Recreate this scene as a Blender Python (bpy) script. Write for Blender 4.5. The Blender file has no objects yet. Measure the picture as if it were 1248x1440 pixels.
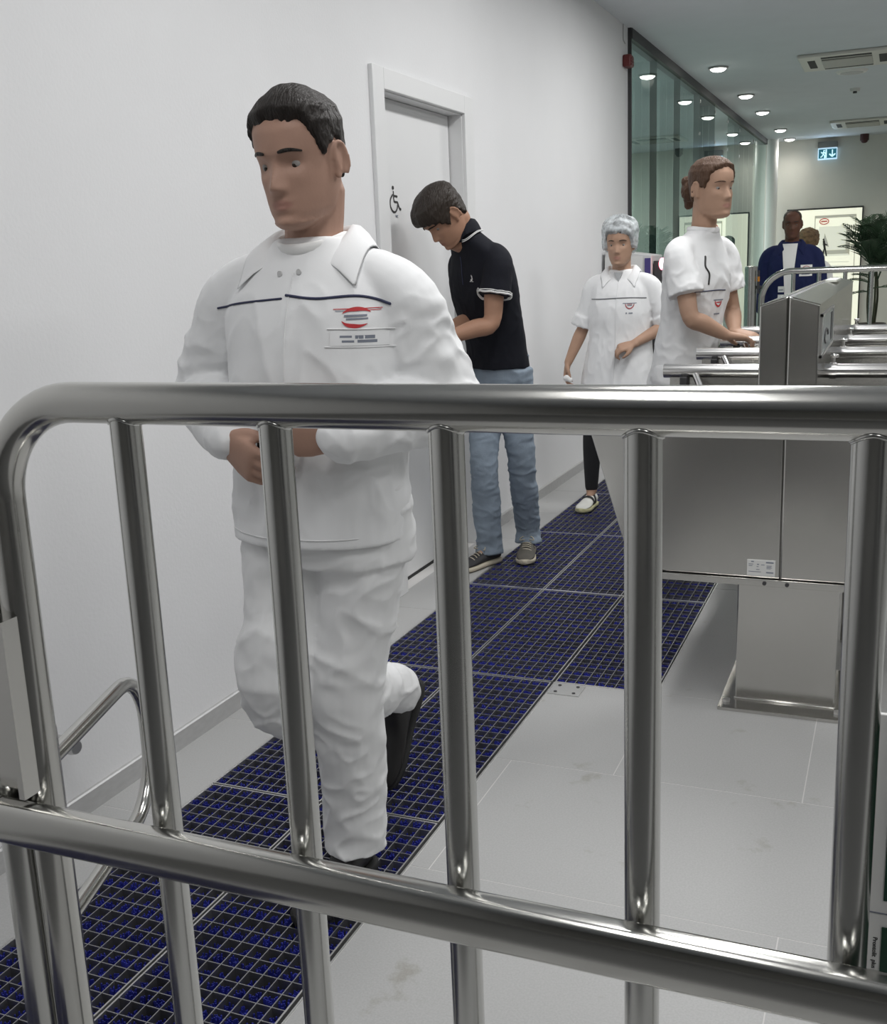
import bpy, bmesh, math, random
import numpy as np
from mathutils import Vector, Matrix
from mathutils.bvhtree import BVHTree

# ---------------------------------------------------------------- camera, world, lights, exposure
SC = bpy.context.scene
COL = SC.collection
SC.view_settings.view_transform = 'Standard'
SC.view_settings.look = 'None'
SC.view_settings.gamma = 1.0
SC.view_settings.use_curve_mapping = False
SC.view_settings.exposure = 0.0
SC.cycles.max_bounces = 10
SC.cycles.transparent_max_bounces = 16

cam = bpy.data.cameras.new('camera')
camo = bpy.data.objects.new('camera', cam)
COL.objects.link(camo)
cam.sensor_fit = 'HORIZONTAL'
cam.sensor_width = 36.0
cam.lens = 36.0 * 1500.0 / 1248.0
cam.clip_start = 0.05
fy = Vector((0.3841, -0.2213, 0.8964)).normalized()      # rows: world axes in camera coordinates (x right, y down, z ahead)
fz = Vector((-0.0390, -0.9740, -0.2237))
fz = (fz - fy * fz.dot(fy)).normalized()
fx = fy.cross(fz)
M3 = Matrix(((fx[0], -fx[1], -fx[2]), (fy[0], -fy[1], -fy[2]), (fz[0], -fz[1], -fz[2])))
camo.matrix_world = Matrix.Translation((0, 0, 1.4)) @ M3.to_4x4()
SC.camera = camo

world = bpy.data.worlds.new('world')
SC.world = world
world.use_nodes = True
world.node_tree.nodes['Background'].inputs[0].default_value = (0.75, 0.8, 0.85, 1)
world.node_tree.nodes['Background'].inputs[1].default_value = 0.05

CEIL = 3.08
NEAR_PANELS = [(-0.55, 0.55, 20), (-0.55, 2.6, 24), (-0.55, 4.7, 30), (1.35, -0.9, 18), (1.35, 1.6, 24), (1.35, 4.7, 28), (-0.55, 6.9, 34)]
DOWN_POWER = 52.0
OFFICE_FILL_POWER = 75.0
def area_light(name, loc, sx, sy, power, color=(1, 1, 1)):
    l = bpy.data.lights.new(name, 'AREA')
    l.shape = 'RECTANGLE'; l.size = sx; l.size_y = sy; l.energy = power; l.color = color
    o = bpy.data.objects.new(name, l); COL.objects.link(o); o.location = loc
    return o
for (x, y, w) in NEAR_PANELS:
    area_light('ceiling_panel_lamp', (x, y, CEIL - 0.035), 0.28, 1.16, w, (1.0, 0.995, 0.985))
for y in (10.5, 13.2, 16.0):  # added fill lights that brighten the room behind the glass
    area_light('office_fill_light', (-4.2, y, CEIL - 0.03), 0.6, 0.6, OFFICE_FILL_POWER, (0.92, 1.0, 0.97))

# ---------------------------------------------------------------- materials
MATS = {}
def mat(name, col, rough=0.6, metal=0.0, emit=0.0, bump=0.0, bscale=60.0, vary=0.0, vscale=4.0, stretch=(1, 1, 1), spec=0.5, aniso_noise=0.0, emit_col=None, sheen=0.0):
    if name in MATS: return MATS[name]
    m = bpy.data.materials.new(name); m.use_nodes = True
    nt = m.node_tree; b = nt.nodes['Principled BSDF']
    b.inputs['Base Color'].default_value = (*col, 1)
    b.inputs['Roughness'].default_value = rough
    b.inputs['Metallic'].default_value = metal
    b.inputs['Specular IOR Level'].default_value = spec
    if sheen: b.inputs['Sheen Weight'].default_value = sheen
    if emit:
        b.inputs['Emission Color'].default_value = (*(emit_col or col), 1)
        b.inputs['Emission Strength'].default_value = emit
    if bump or vary or aniso_noise:
        tc = nt.nodes.new('ShaderNodeTexCoord'); mp = nt.nodes.new('ShaderNodeMapping')
        mp.inputs['Scale'].default_value = stretch
        nt.links.new(tc.outputs['Object'], mp.inputs['Vector'])
        if bump:
            n = nt.nodes.new('ShaderNodeTexNoise'); n.inputs['Scale'].default_value = bscale; n.inputs['Detail'].default_value = 3
            nt.links.new(mp.outputs[0], n.inputs['Vector'])
            bp = nt.nodes.new('ShaderNodeBump'); bp.inputs['Strength'].default_value = bump; bp.inputs['Distance'].default_value = 0.01
            nt.links.new(n.outputs['Fac'], bp.inputs['Height']); nt.links.new(bp.outputs[0], b.inputs['Normal'])
        if vary:
            n = nt.nodes.new('ShaderNodeTexNoise'); n.inputs['Scale'].default_value = vscale; n.inputs['Detail'].default_value = 5
            nt.links.new(mp.outputs[0], n.inputs['Vector'])
            r = nt.nodes.new('ShaderNodeValToRGB')
            r.color_ramp.elements[0].position = 0.3; r.color_ramp.elements[1].position = 0.7
            r.color_ramp.elements[0].color = (*[max(0, c * (1 - vary)) for c in col], 1)
            r.color_ramp.elements[1].color = (*[min(1, c * (1 + vary)) for c in col], 1)
            nt.links.new(n.outputs['Fac'], r.inputs['Fac']); nt.links.new(r.outputs[0], b.inputs['Base Color'])
        if aniso_noise:
            n = nt.nodes.new('ShaderNodeTexNoise'); n.inputs['Scale'].default_value = bscale * 2; n.inputs['Detail'].default_value = 2
            nt.links.new(mp.outputs[0], n.inputs['Vector'])
            mr = nt.nodes.new('ShaderNodeMapRange')
            mr.inputs['To Min'].default_value = rough - aniso_noise; mr.inputs['To Max'].default_value = rough + aniso_noise
            nt.links.new(n.outputs['Fac'], mr.inputs['Value']); nt.links.new(mr.outputs[0], b.inputs['Roughness'])
    MATS[name] = m
    return m

M_WALL = mat('wall_paint', (0.770, 0.773, 0.782), 0.75, bump=0.06, bscale=90, vary=0.012, vscale=3)
M_BACK = mat('back_paint', (0.17, 0.17, 0.16), 0.8, vary=0.03)
M_SIDE = mat('side_paint', (0.55, 0.55, 0.54), 0.8, vary=0.02)
M_FARWALL = mat('far_wall_paint', (0.68, 0.67, 0.62), 0.8, vary=0.02)
M_CEIL = mat('ceiling_paint', (0.60, 0.63, 0.66), 0.85, vary=0.02)
M_DOOR = mat('door_laminate', (0.76, 0.765, 0.77), 0.45, vary=0.01)
M_FRAME = mat('door_frame_paint', (0.76, 0.765, 0.768), 0.45)
M_BASE = mat('skirting_aluminium', (0.50, 0.50, 0.50), 0.45, 0.35, vary=0.05, stretch=(1, 8, 20))
M_GROUT = mat('grout', (0.62, 0.61, 0.60), 0.7)
M_PIT = mat('pit_steel', (0.012, 0.012, 0.016), 0.8)
M_STEEL = mat('brushed_steel_tube', (0.57, 0.565, 0.54), 0.17, 1.0, bump=0.012, bscale=40, stretch=(2, 60, 60), aniso_noise=0.04)
M_STEELV = mat('brushed_steel_bar', (0.60, 0.60, 0.58), 0.21, 1.0, bump=0.012, bscale=40, stretch=(60, 60, 2), aniso_noise=0.04)
M_SHEET = mat('brushed_steel_sheet', (0.58, 0.57, 0.545), 0.20, 1.0, bump=0.02, bscale=80, stretch=(1, 1, 30), aniso_noise=0.03)
M_GALV = mat('galvanised_steel', (0.62, 0.62, 0.61), 0.38, 0.9, vary=0.06)
M_GRID = mat('grating_steel', (0.36, 0.36, 0.37), 0.42, 0.9, vary=0.08)
M_DARK = mat('dark_gap', (0.02, 0.02, 0.02), 0.7)
M_RUBBER = mat('black_rubber', (0.02, 0.02, 0.022), 0.6)
M_BLUE = mat('blue_bristle', (0.022, 0.030, 0.30), 0.55, vary=0.3, vscale=40)
M_WHITE = mat('white_plastic', (0.85, 0.85, 0.84), 0.4)
M_BLACK = mat('black_print', (0.03, 0.03, 0.03), 0.6)
M_REDBOX = mat('red_plastic', (0.13, 0.016, 0.016), 0.4)
M_WCLOTH = mat('white_workwear', (0.825, 0.832, 0.84), 0.9, bump=0.06, bscale=700, spec=0.2)
M_WTROU = mat('white_trousers', (0.785, 0.79, 0.795), 0.9, bump=0.06, bscale=700, spec=0.2)
M_TEE = mat('white_tshirt', (0.84, 0.84, 0.83), 0.9, bump=0.05, bscale=600, spec=0.2)
M_POLO = mat('black_pique', (0.011, 0.012, 0.018), 0.85, bump=0.3, bscale=500, spec=0.25)
M_JEAN = mat('light_denim', (0.26, 0.315, 0.38), 0.85, bump=0.3, bscale=300, vary=0.18, vscale=9, spec=0.2)
M_NAVY = mat('navy_twill', (0.014, 0.020, 0.075), 0.85, bump=0.2, bscale=300, spec=0.2)
M_LEG = mat('black_leggings', (0.012, 0.012, 0.014), 0.8)
M_PIPE = mat('navy_piping', (0.03, 0.035, 0.08), 0.7)




def skin(name, col, lip):
    m = mat(name, col, 0.55, bump=0.04, bscale=200, vary=0.07, vscale=12, spec=0.3); nt = m.node_tree; b = nt.nodes['Principled BSDF']
    src = b.inputs['Base Color'].links[0].from_socket
    at = nt.nodes.new('ShaderNodeAttribute'); at.attribute_name = 'lip'
    mx = nt.nodes.new('ShaderNodeMix'); mx.data_type = 'RGBA'; mx.inputs['B'].default_value = (*lip, 1)
    nt.links.new(at.outputs['Fac'], mx.inputs['Factor']); nt.links.new(src, mx.inputs['A']); nt.links.new(mx.outputs['Result'], b.inputs['Base Color'])
    return m
M_SKIN = skin('skin_tone_', (0.40, 0.245, 0.185), (0.30, 0.135, 0.115))
M_SKIN2 = skin('skin_tone_2', (0.40, 0.225, 0.150), (0.30, 0.14, 0.11))
M_SKIN4 = skin('skin_tone_4', (0.43, 0.27, 0.19), (0.34, 0.15, 0.13))
M_SKIN5 = skin('skin_tone_5', (0.115, 0.052, 0.034), (0.10, 0.04, 0.035))
M_EYE = mat('eye_white', (0.30, 0.28, 0.265), 0.5, spec=0.2)
M_IRIS = mat('iris', (0.03, 0.02, 0.015), 0.4, spec=0.3)
M_HAIR1 = mat('hair_dark_brown', (0.016, 0.012, 0.010), 0.55, bump=0.8, bscale=70, stretch=(3, 1, 0.6), spec=0.35)
M_HAIR2 = mat('hair_brown', (0.024, 0.016, 0.011), 0.5, bump=0.8, bscale=70, stretch=(3, 1, 0.6), spec=0.35)
M_HAIR4 = mat('hair_auburn', (0.09, 0.048, 0.028), 0.55, bump=0.8, bscale=70, stretch=(3, 1, 0.6), spec=0.35)
M_HAIR6 = mat('hair_sandy', (0.16, 0.10, 0.05), 0.7, bump=1.0, bscale=60, vary=0.4, vscale=30)
M_SHOEB = mat('black_leather', (0.018, 0.017, 0.017), 0.45, spec=0.4)
M_SHOEG = mat('taupe_suede', (0.085, 0.078, 0.066), 0.75, vary=0.1, vscale=20)
M_SHOEN = mat('charcoal_suede', (0.035, 0.035, 0.037), 0.75, vary=0.1, vscale=20)
M_SOLE = mat('cream_sole', (0.55, 0.50, 0.40), 0.7)
M_SHOEW = mat('white_leather', (0.72, 0.72, 0.68), 0.5)
M_SOLEB = mat('black_sole', (0.02, 0.02, 0.02), 0.7)
M_LACE = mat('beige_lace', (0.45, 0.41, 0.33), 0.8)
M_RED = mat('red_print', (0.50, 0.03, 0.035), 0.7)
M_GREYP = mat('grey_print', (0.20, 0.22, 0.27), 0.7)

def floor_tile_mat():
    m = bpy.data.materials.new('floor_tile'); m.use_nodes = True
    nt = m.node_tree; b = nt.nodes['Principled BSDF']
    b.inputs['Roughness'].default_value = 0.42
    tc = nt.nodes.new('ShaderNodeNewGeometry')
    n1 = nt.nodes.new('ShaderNodeTexNoise'); n1.inputs['Scale'].default_value = 220; n1.inputs['Detail'].default_value = 2
    n2 = nt.nodes.new('ShaderNodeTexNoise'); n2.inputs['Scale'].default_value = 5.0; n2.inputs['Detail'].default_value = 6; n2.inputs['Roughness'].default_value = 0.62
    for n in (n1, n2): nt.links.new(tc.outputs['Position'], n.inputs['Vector'])
    r1 = nt.nodes.new('ShaderNodeValToRGB')
    r1.color_ramp.elements[0].position = 0.35; r1.color_ramp.elements[1].position = 0.65
    r1.color_ramp.elements[0].color = (0.395, 0.396, 0.393, 1); r1.color_ramp.elements[1].color = (0.438, 0.439, 0.436, 1)
    r2 = nt.nodes.new('ShaderNodeValToRGB')       # scuffs and dried puddle marks
    r2.color_ramp.elements[0].position = 0.625; r2.color_ramp.elements[1].position = 0.70
    r2.color_ramp.elements[0].color = (1, 1, 1, 1); r2.color_ramp.elements[1].color = (0.80, 0.78, 0.73, 1)
    nt.links.new(n1.outputs['Fac'], r1.inputs['Fac']); nt.links.new(n2.outputs['Fac'], r2.inputs['Fac'])
    mx = nt.nodes.new('ShaderNodeMix'); mx.data_type = 'RGBA'; mx.blend_type = 'MULTIPLY'; mx.inputs['Factor'].default_value = 1
    nt.links.new(r1.outputs[0], mx.inputs['A']); nt.links.new(r2.outputs[0], mx.inputs['B'])
    nt.links.new(mx.outputs['Result'], b.inputs['Base Color'])
    mr = nt.nodes.new('ShaderNodeMapRange'); mr.inputs['To Min'].default_value = 0.34; mr.inputs['To Max'].default_value = 0.52
    nt.links.new(n2.outputs['Fac'], mr.inputs['Value']); nt.links.new(mr.outputs[0], b.inputs['Roughness'])
    return m
M_TILE = floor_tile_mat()

def glass_mat():
    m = bpy.data.materials.new('tinted_glass'); m.use_nodes = True
    nt = m.node_tree; nt.nodes.clear()
    out = nt.nodes.new('ShaderNodeOutputMaterial'); mix = nt.nodes.new('ShaderNodeMixShader')
    tr = nt.nodes.new('ShaderNodeBsdfTransparent'); tr.inputs[0].default_value = (0.64, 0.72, 0.70, 1)
    gl = nt.nodes.new('ShaderNodeBsdfGlossy'); gl.inputs['Roughness'].default_value = 0.0; gl.inputs[0].default_value = (0.9, 0.97, 0.95, 1)
    fr = nt.nodes.new('ShaderNodeFresnel'); fr.inputs['IOR'].default_value = 1.55
    nt.links.new(fr.outputs[0], mix.inputs[0]); nt.links.new(tr.outputs[0], mix.inputs[1]); nt.links.new(gl.outputs[0], mix.inputs[2])
    nt.links.new(mix.outputs[0], out.inputs[0])
    return m
M_GLASS = glass_mat()

# ---------------------------------------------------------------- mesh helpers
class G:
    """vertex and face collector"""
    def __init__(s): s.v = []; s.f = []; s.m = []
    def add(s, V, F, mi=0):
        o = len(s.v); s.v.extend([tuple(map(float, p)) for p in V]); s.f.extend([tuple(i + o for i in f) for f in F]); s.m.extend([mi] * len(F))
    def box(s, x0, x1, y0, y1, z0, z1, mi=0):
        V = [(x0, y0, z0), (x1, y0, z0), (x1, y1, z0), (x0, y1, z0), (x0, y0, z1), (x1, y0, z1), (x1, y1, z1), (x0, y1, z1)]
        s.add(V, [(3, 2, 1, 0), (4, 5, 6, 7), (0, 1, 5, 4), (1, 2, 6, 5), (2, 3, 7, 6), (3, 0, 4, 7)], mi)
    def prism(s, poly, axis, a0, a1, mi=0):
        """poly: 2D points; axis 'x': (y,z), 'y': (x,z), 'z': (x,y)"""
        def P(p, a):
            return (a, p[0], p[1]) if axis == 'x' else (p[0], a, p[1]) if axis == 'y' else (p[0], p[1], a)
        n = len(poly)
        V = [P(p, a0) for p in poly] + [P(p, a1) for p in poly]
        F = [tuple(range(n)), tuple(range(2 * n - 1, n - 1, -1))] + [(i, i + n, (i + 1) % n + n, (i + 1) % n) for i in range(n)]
        s.add(V, F, mi)
    def rings(s, R, mi=0, cap=True):
        n = len(R[0]); V = [p for r in R for p in r]; F = []
        for k in range(len(R) - 1):
            for i in range(n):
                j = (i + 1) % n
                F.append((k * n + i, k * n + j, (k + 1) * n + j, (k + 1) * n + i))
        if cap: F.append(tuple(range(n - 1, -1, -1))); F.append(tuple((len(R) - 1) * n + i for i in range(n)))
        s.add(V, F, mi)
    def tube(s, pts, rads, n=14, sub=4, mi=0, up=None, rnd=True, smooth=True):
        pts = np.array(pts, float); rads = [r if hasattr(r, '__len__') else (r, r) for r in (rads if hasattr(rads, '__len__') else [rads] * len(pts))]
        rads = np.array(rads, float)
        if smooth and len(pts) > 2: pts, rads = crom(pts, sub), crom(rads, sub)
        t0 = pts[1] - pts[0]; t0 /= np.linalg.norm(t0)
        u = np.array(up if up is not None else ((0, 0, 1) if abs(t0[2]) < 0.9 else (0, -1, 0)), float)
        R = []; L = len(pts)
        ang = np.arange(n) * 2 * math.pi / n
        for k in range(L):
            t = pts[min(k + 1, L - 1)] - pts[max(k - 1, 0)]; t /= max(np.linalg.norm(t), 1e-9)
            u = u - t * (u @ t); u /= max(np.linalg.norm(u), 1e-9); w = np.cross(t, u)
            ring = lambda sc, off: [pts[k] + t * off + (u * math.cos(a) * rads[k][0] + w * math.sin(a) * rads[k][1]) * sc for a in ang]
            rr = min(rads[k])
            if rnd and k == 0: R += [ring(0.35, -0.85 * rr), ring(0.8, -0.5 * rr)]
            R.append(ring(1, 0))
            if rnd and k == L - 1: R += [ring(0.8, 0.5 * rr), ring(0.35, 0.85 * rr)]
        s.rings(R, mi)
    def cyl(s, p0, p1, r, n=20, mi=0, r1=None):
        s.tube([p0, p1], [r, r if r1 is None else r1], n=n, mi=mi, rnd=False, smooth=False)
    def ball(s, c, r, n=12, mi=0, A=None):
        r = np.array(r if hasattr(r, '__len__') else (r, r, r), float); A = np.eye(3) if A is None else np.array(A)
        R = []
        for k in range(1, n):
            th = math.pi * k / n
            R.append([np.array(c) + A @ (r * np.array((math.sin(th) * math.cos(a), math.sin(th) * math.sin(a), math.cos(th)))) for a in np.arange(2 * n) * math.pi / n])
        s.rings(R, mi)

def crom(P, sub):
    P = np.array(P, float); n = len(P)
    E = np.vstack([2 * P[0] - P[1], P, 2 * P[-1] - P[-2]]); out = []
    for i in range(n - 1):
        p0, p1, p2, p3 = E[i], E[i + 1], E[i + 2], E[i + 3]
        for k in range(sub):
            t = k / sub
            out.append(0.5 * ((2 * p1) + (-p0 + p2) * t + (2 * p0 - 5 * p1 + 4 * p2 - p3) * t * t + (-p0 + 3 * p1 - 3 * p2 + p3) * t ** 3))
    out.append(P[-1])
    return np.array(out)

ORG = Vector((0, 0, 0))          # base of the thing being built; vertices are given in world coordinates
def link(name, me, parent=None, mats=(), loc=None):
    o = bpy.data.objects.new(name, me); COL.objects.link(o)
    if parent is not None: o.parent = parent
    for m in mats: me.materials.append(m)
    return o
def mesh(name, g, mats, parent=None, smooth=False, org=None, bevel=0.0, auto=None):
    """one mesh object out of a collector; a child keeps its thing's origin, a top-level mesh sits at org"""
    mats = mats if isinstance(mats, (list, tuple)) else [mats]
    base = np.array(org if org is not None else (world_of(parent) if parent is not None else (0, 0, 0)), float)
    me = bpy.data.meshes.new(name)
    V = np.array(g.v, float) - base
    me.from_pydata(V.tolist(), [], g.f); me.update()
    bm = bmesh.new(); bm.from_mesh(me); bmesh.ops.recalc_face_normals(bm, faces=bm.faces); bm.to_mesh(me); bm.free()
    o = link(name, me, parent, mats)
    if parent is None: o.location = base
    if len(mats) > 1: me.polygons.foreach_set('material_index', g.m)
    if smooth or auto:
        me.polygons.foreach_set('use_smooth', [True] * len(me.polygons))
    if auto: me.set_sharp_from_angle(angle=math.radians(auto))
    if bevel:
        b = o.modifiers.new('bevel', 'BEVEL'); b.width = bevel; b.segments = 2; b.limit_method = 'ANGLE'; b.angle_limit = math.radians(40)
    return o
def world_of(o):
    p = Vector(o.location)
    while o.parent is not None: o = o.parent; p += Vector(o.location)
    return p
def thing(name, label, cat, loc, group=None):
    o = bpy.data.objects.new(name, None); COL.objects.link(o); o.location = loc; o.empty_display_size = 0.1
    tag(o, label, cat, group); return o
def tag(o, label, cat, group=None):
    o['label'] = label; o['category'] = cat
    if group: o['group'] = group
    return o
def struct(o): o['kind'] = 'structure'; return o
def stuff(o): o['kind'] = 'stuff'; return o
def copy_tree(o, parent=None):
    c = o.copy(); COL.objects.link(c)
    if parent is not None: c.parent = parent
    for ch in list(o.children): copy_tree(ch, c)
    return c

_rng = np.random.RandomState(7)
_perm = _rng.permutation(256); _perm = np.concatenate([_perm, _perm, _perm])
_grad = _rng.normal(size=(256, 3)); _grad /= np.linalg.norm(_grad, axis=1)[:, None]
def pn(P):
    """Perlin noise of an (n,3) array"""
    P = np.asarray(P, float); I = np.floor(P).astype(int); F = P - I; I &= 255
    W = F * F * F * (F * (F * 6 - 15) + 10); out = 0
    for dx in (0, 1):
        for dy in (0, 1):
            for dz in (0, 1):
                h = _perm[_perm[_perm[I[:, 0] + dx] + I[:, 1] + dy] + I[:, 2] + dz]
                d = (_grad[h] * (F - np.array((dx, dy, dz)))).sum(1)
                out = out + d * (W[:, 0] if dx else 1 - W[:, 0]) * (W[:, 1] if dy else 1 - W[:, 1]) * (W[:, 2] if dz else 1 - W[:, 2])
    return out

def solid(name, g, voxel, mats, parent=None, org=None, smooth=3, disp=None, matfn=None):
    """voxel-remesh overlapping closed shapes into one continuous skin"""
    mats = mats if isinstance(mats, (list, tuple)) else [mats]
    base = np.array(org if org is not None else (world_of(parent) if parent is not None else (0, 0, 0)), float)
    me = bpy.data.meshes.new(name); me.from_pydata(g.v, [], g.f); me.update()
    bm = bmesh.new(); bm.from_mesh(me); bmesh.ops.recalc_face_normals(bm, faces=bm.faces); bm.to_mesh(me); bm.free()
    t = bpy.data.objects.new('tmp', me); COL.objects.link(t)
    r = t.modifiers.new('r', 'REMESH'); r.mode = 'VOXEL'; r.voxel_size = voxel; r.adaptivity = 0.0
    if smooth:
        s = t.modifiers.new('s', 'SMOOTH'); s.factor = 0.5; s.iterations = smooth
    dg = bpy.context.evaluated_depsgraph_get()
    me2 = bpy.data.meshes.new_from_object(t.evaluated_get(dg))
    bpy.data.objects.remove(t); bpy.data.meshes.remove(me)
    n = len(me2.vertices); co = np.empty(n * 3, np.float32); me2.vertices.foreach_get('co', co); co = co.reshape(-1, 3).astype(float)
    if disp is not None:
        nr = np.empty(n * 3, np.float32); me2.vertex_normals.foreach_get('vector', nr); nr = nr.reshape(-1, 3)
        co = co + nr * disp(co)[:, None]
    me2.vertices.foreach_set('co', (co - base).astype(np.float32).ravel()); me2.update()
    me2.materials.clear()
    o = link(name, me2, parent, mats); me2.name = name
    if parent is None: o.location = base
    me2.polygons.foreach_set('use_smooth', [True] * len(me2.polygons))
    if matfn is not None:
        at = me2.attributes.new('lip', 'FLOAT', 'POINT'); at.data.foreach_set('value', matfn(co).astype(np.float32))
    return o
def bvh_of(o):
    b = world_of(o); me = o.data
    return BVHTree.FromPolygons([v.co + b for v in me.vertices], [p.vertices for p in me.polygons])

def loft_ring(c, L, F, w, df, db, n=28, e=0.88):
    c, L, F = (np.array(q, float) for q in (c, L, F)); R = []
    for a in np.arange(n) * 2 * math.pi / n:
        s, k = math.sin(a), math.cos(a)
        s = math.copysign(abs(s) ** e, s); k = math.copysign(abs(k) ** e, k)
        R.append(c + L * (w * s) + F * ((df if k > 0 else db) * k))
    return R
def loft(g, keys, L, F, sub=4, n=28, mi=0, e=0.88):
    """keys: rows of (x, y, z, halfwidth, front depth, back depth)"""
    K = crom(np.array(keys, float), sub) if len(keys) > 2 else np.array(keys, float)
    g.rings([loft_ring(k[:3], L, F, k[3], k[4], k[5], n, e) for k in K], mi)

# ================================================================= STRUCTURE
WX = -1.956
# ---- floor: base, tiles, brush pit
P_L, P_R1, P_R2, P_Y0, P_YM, P_Y1 = -1.725, -1.015, -0.665, 0.285, 3.295, 7.31
g = G()
for (x0, x1, y0, y1) in ((-6.2, P_L, -4, 18.2), (P_L, 5, -4, P_Y0), (P_R1, 5, P_Y0, P_YM), (P_R2, 5, P_YM, P_Y1), (P_L, 5, P_Y1, 18.2)):
    g.box(x0, x1, y0, y1, -0.12, -0.0007)
floor = struct(mesh('floor', g, M_GROUT))
g = G(); g.box(P_L, P_R1, P_Y0, P_YM, -0.12, -0.06); g.box(P_L, P_R2, P_YM, P_Y1, -0.12, -0.06)
mesh('pit_tray', g, M_PIT, floor)
g = G()
for (x0, x1, y0, y1) in ((P_L, P_L + 0.004, P_Y0, P_Y1), (P_R1 - 0.004, P_R1, P_Y0, P_YM), (P_R2 - 0.004, P_R2, P_YM, P_Y1), (P_R1, P_R2, P_YM, P_YM + 0.004), (P_L, P_R2, P_Y1 - 0.004, P_Y1)):
    g.box(x0, x1, y0, y1, -0.06, 0.001)
mesh('pit_edge_angle', g, M_GALV, floor)
def subtract(r, h):
    x0, x1, y0, y1 = r; a0, a1, b0, b1 = h
    if a1 <= x0 or a0 >= x1 or b1 <= y0 or b0 >= y1: return [r]
    out = []
    if x0 < a0: out.append((x0, a0, y0, y1)); x0 = a0
    if x1 > a1: out.append((a1, x1, y0, y1)); x1 = a1
    if y0 < b0: out.append((x0, x1, y0, b0))
    if y1 > b1: out.append((x0, x1, b1, y1))
    return out
rnd = random.Random(3)
row = 0
for k in range(-3, 16):
    y0 = 2.083 + 0.607 * (k - 2) ; y1 = y0 + 0.607
    off = -0.965 if k % 2 == 0 else -0.163
    j = -2
    while off + 1.2 * j < 2.4:
        x0 = off + 1.2 * j; x1 = x0 + 1.2; j += 1
        r = [(max(x0, WX), x1, y0, y1)]
        if r[0][0] >= r[0][1] - 0.02: continue
        for h in ((P_L, P_R1, P_Y0, P_YM), (P_L, P_R2, P_YM - 0.001, P_Y1)):
            r = [q for p in r for q in subtract(p, h)]
        r = [q for q in r if q[1] - q[0] > 0.01 and q[3] - q[2] > 0.01]
        if not r: continue
        g = G(); z = rnd.uniform(-0.0006, 0.0003)
        for (a, b, c, d) in r:
            e0 = 0.0015 if a > WX + 0.01 else 0
            g.box(a + e0, b - 0.0015, c + 0.0015, d - 0.0015, -0.0029, z)
        mesh('tile', g, M_TILE, floor)
g = G(); g.box(WX, 5, 2.083 + 0.607 * 14, 18.2, -0.0029, 0.0)
for s in ((2.637 + 0.0, 5, -4, 2.083 + 0.607 * 14),): g.box(*s, -0.0029, 0.0)
mesh('far_floor_tiling', g, M_TILE, floor)

g = G(); g.box(-1.9, 3.2, -3.0, 0.16, 0.0006, 0.009)  # unseen dark sheet added so the steel reflects a darker floor
tag(mesh('dark_reflection_mat', g, mat('mat_charcoal', (0.12, 0.12, 0.12), 0.95, bump=0.4, bscale=200), org=(0.6, -1.4, 0)), 'large dark mat added out of view behind the front barrier to darken steel reflections', 'mat')
# ---- walls
DY0, DY1, DZ = 4.110, 4.990, 2.104
g = G()
for (y0, y1, z0, z1) in ((-4, DY0, 0, CEIL), (DY1, 8.45, 0, CEIL), (DY0, DY1, DZ, CEIL)):
    g.box(WX - 0.14, WX, y0, y1, z0, z1)
struct(mesh('wall_left', g, M_WALL))
g = G(); g.box(-6.2, 5, 18.05, 18.2, 0, CEIL); struct(mesh('wall_far', g, M_FARWALL))
g = G(); g.box(4.2, 4.35, -4, 18.2, 0, CEIL); wr_ = struct(mesh('wall_right', g, M_SIDE))
M_DPAN = mat('dark_reflection_panel', (0.03, 0.03, 0.032), 0.5)
for (y0, y1) in ((-2.6, -1.2), (1.0, 2.2)):  # unseen panels added to put dark stripes into the bars' reflections
    g = G(); g.box(4.17, 4.2, y0, y1, 0.0, 2.5); mesh('dark_reflection_panel', g, M_DPAN, wr_)
g = G(); g.box(-2.2, 4.35, -4.15, -4, 0, CEIL); struct(mesh('wall_back', g, M_BACK))
g = G(); g.box(-6.2, 4.35, -4.15, 18.2, CEIL, CEIL + 0.12); struct(mesh('ceiling', g, M_CEIL))
M_OFFICE = mat('office_wall', (0.37, 0.41, 0.395), 0.85, vary=0.05)
g = G(); g.box(-6.2, -6.1, 8.3, 18.2, 0, CEIL); g.box(-6.2, WX - 0.14, 8.3, 8.42, 0, CEIL)
struct(mesh('wall_office', g, M_OFFICE))
# skirting
for (y0, y1) in ((-4, 4.004), (5.102, 8.45)):
    g = G(); g.prism([(WX, 0), (WX + 0.013, 0), (WX + 0.013, 0.058), (WX + 0.009, 0.062), (WX, 0.062)], 'y', y0, y1)
    struct(mesh('baseboard_left', g, M_BASE))
# ---- toilet door
door = struct(bpy.data.objects.new('door_1', None)); COL.objects.link(door); door.location = (WX, (DY0 + DY1) / 2, 0)
g = G(); g.box(-2.065, -2.022, DY0 + 0.006, DY1 - 0.012, 0.012, DZ - 0.006); mesh('door_leaf', g, M_DOOR, door, bevel=0.002)
g = G()
FT = WX + 0.018
g.box(WX - 0.002, FT, 4.006, DY0, 0, 2.186); g.box(WX - 0.002, FT, DY1, 5.100, 0, 2.186); g.box(WX - 0.002, FT, DY0, DY1, DZ, 2.186)
mesh('door_frame', g, M_FRAME, door, bevel=0.003)
g = G()
g.box(-2.096, WX, DY0, DY0 + 0.004, 0, DZ); g.box(-2.096, WX, DY1 - 0.004, DY1, 0, DZ); g.box(-2.096, WX, DY0, DY1, DZ - 0.004, DZ)
mesh('door_jamb', g, M_FRAME, door)
g = G(); g.box(-2.0215, -2.018, DY0 + 0.05, DY1 - 0.05, 0.0, 0.011)
g.box(-2.096, -2.07, DY0, DY1, 0, DZ)
mesh('door_gap', g, M_DARK, door)
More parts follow.
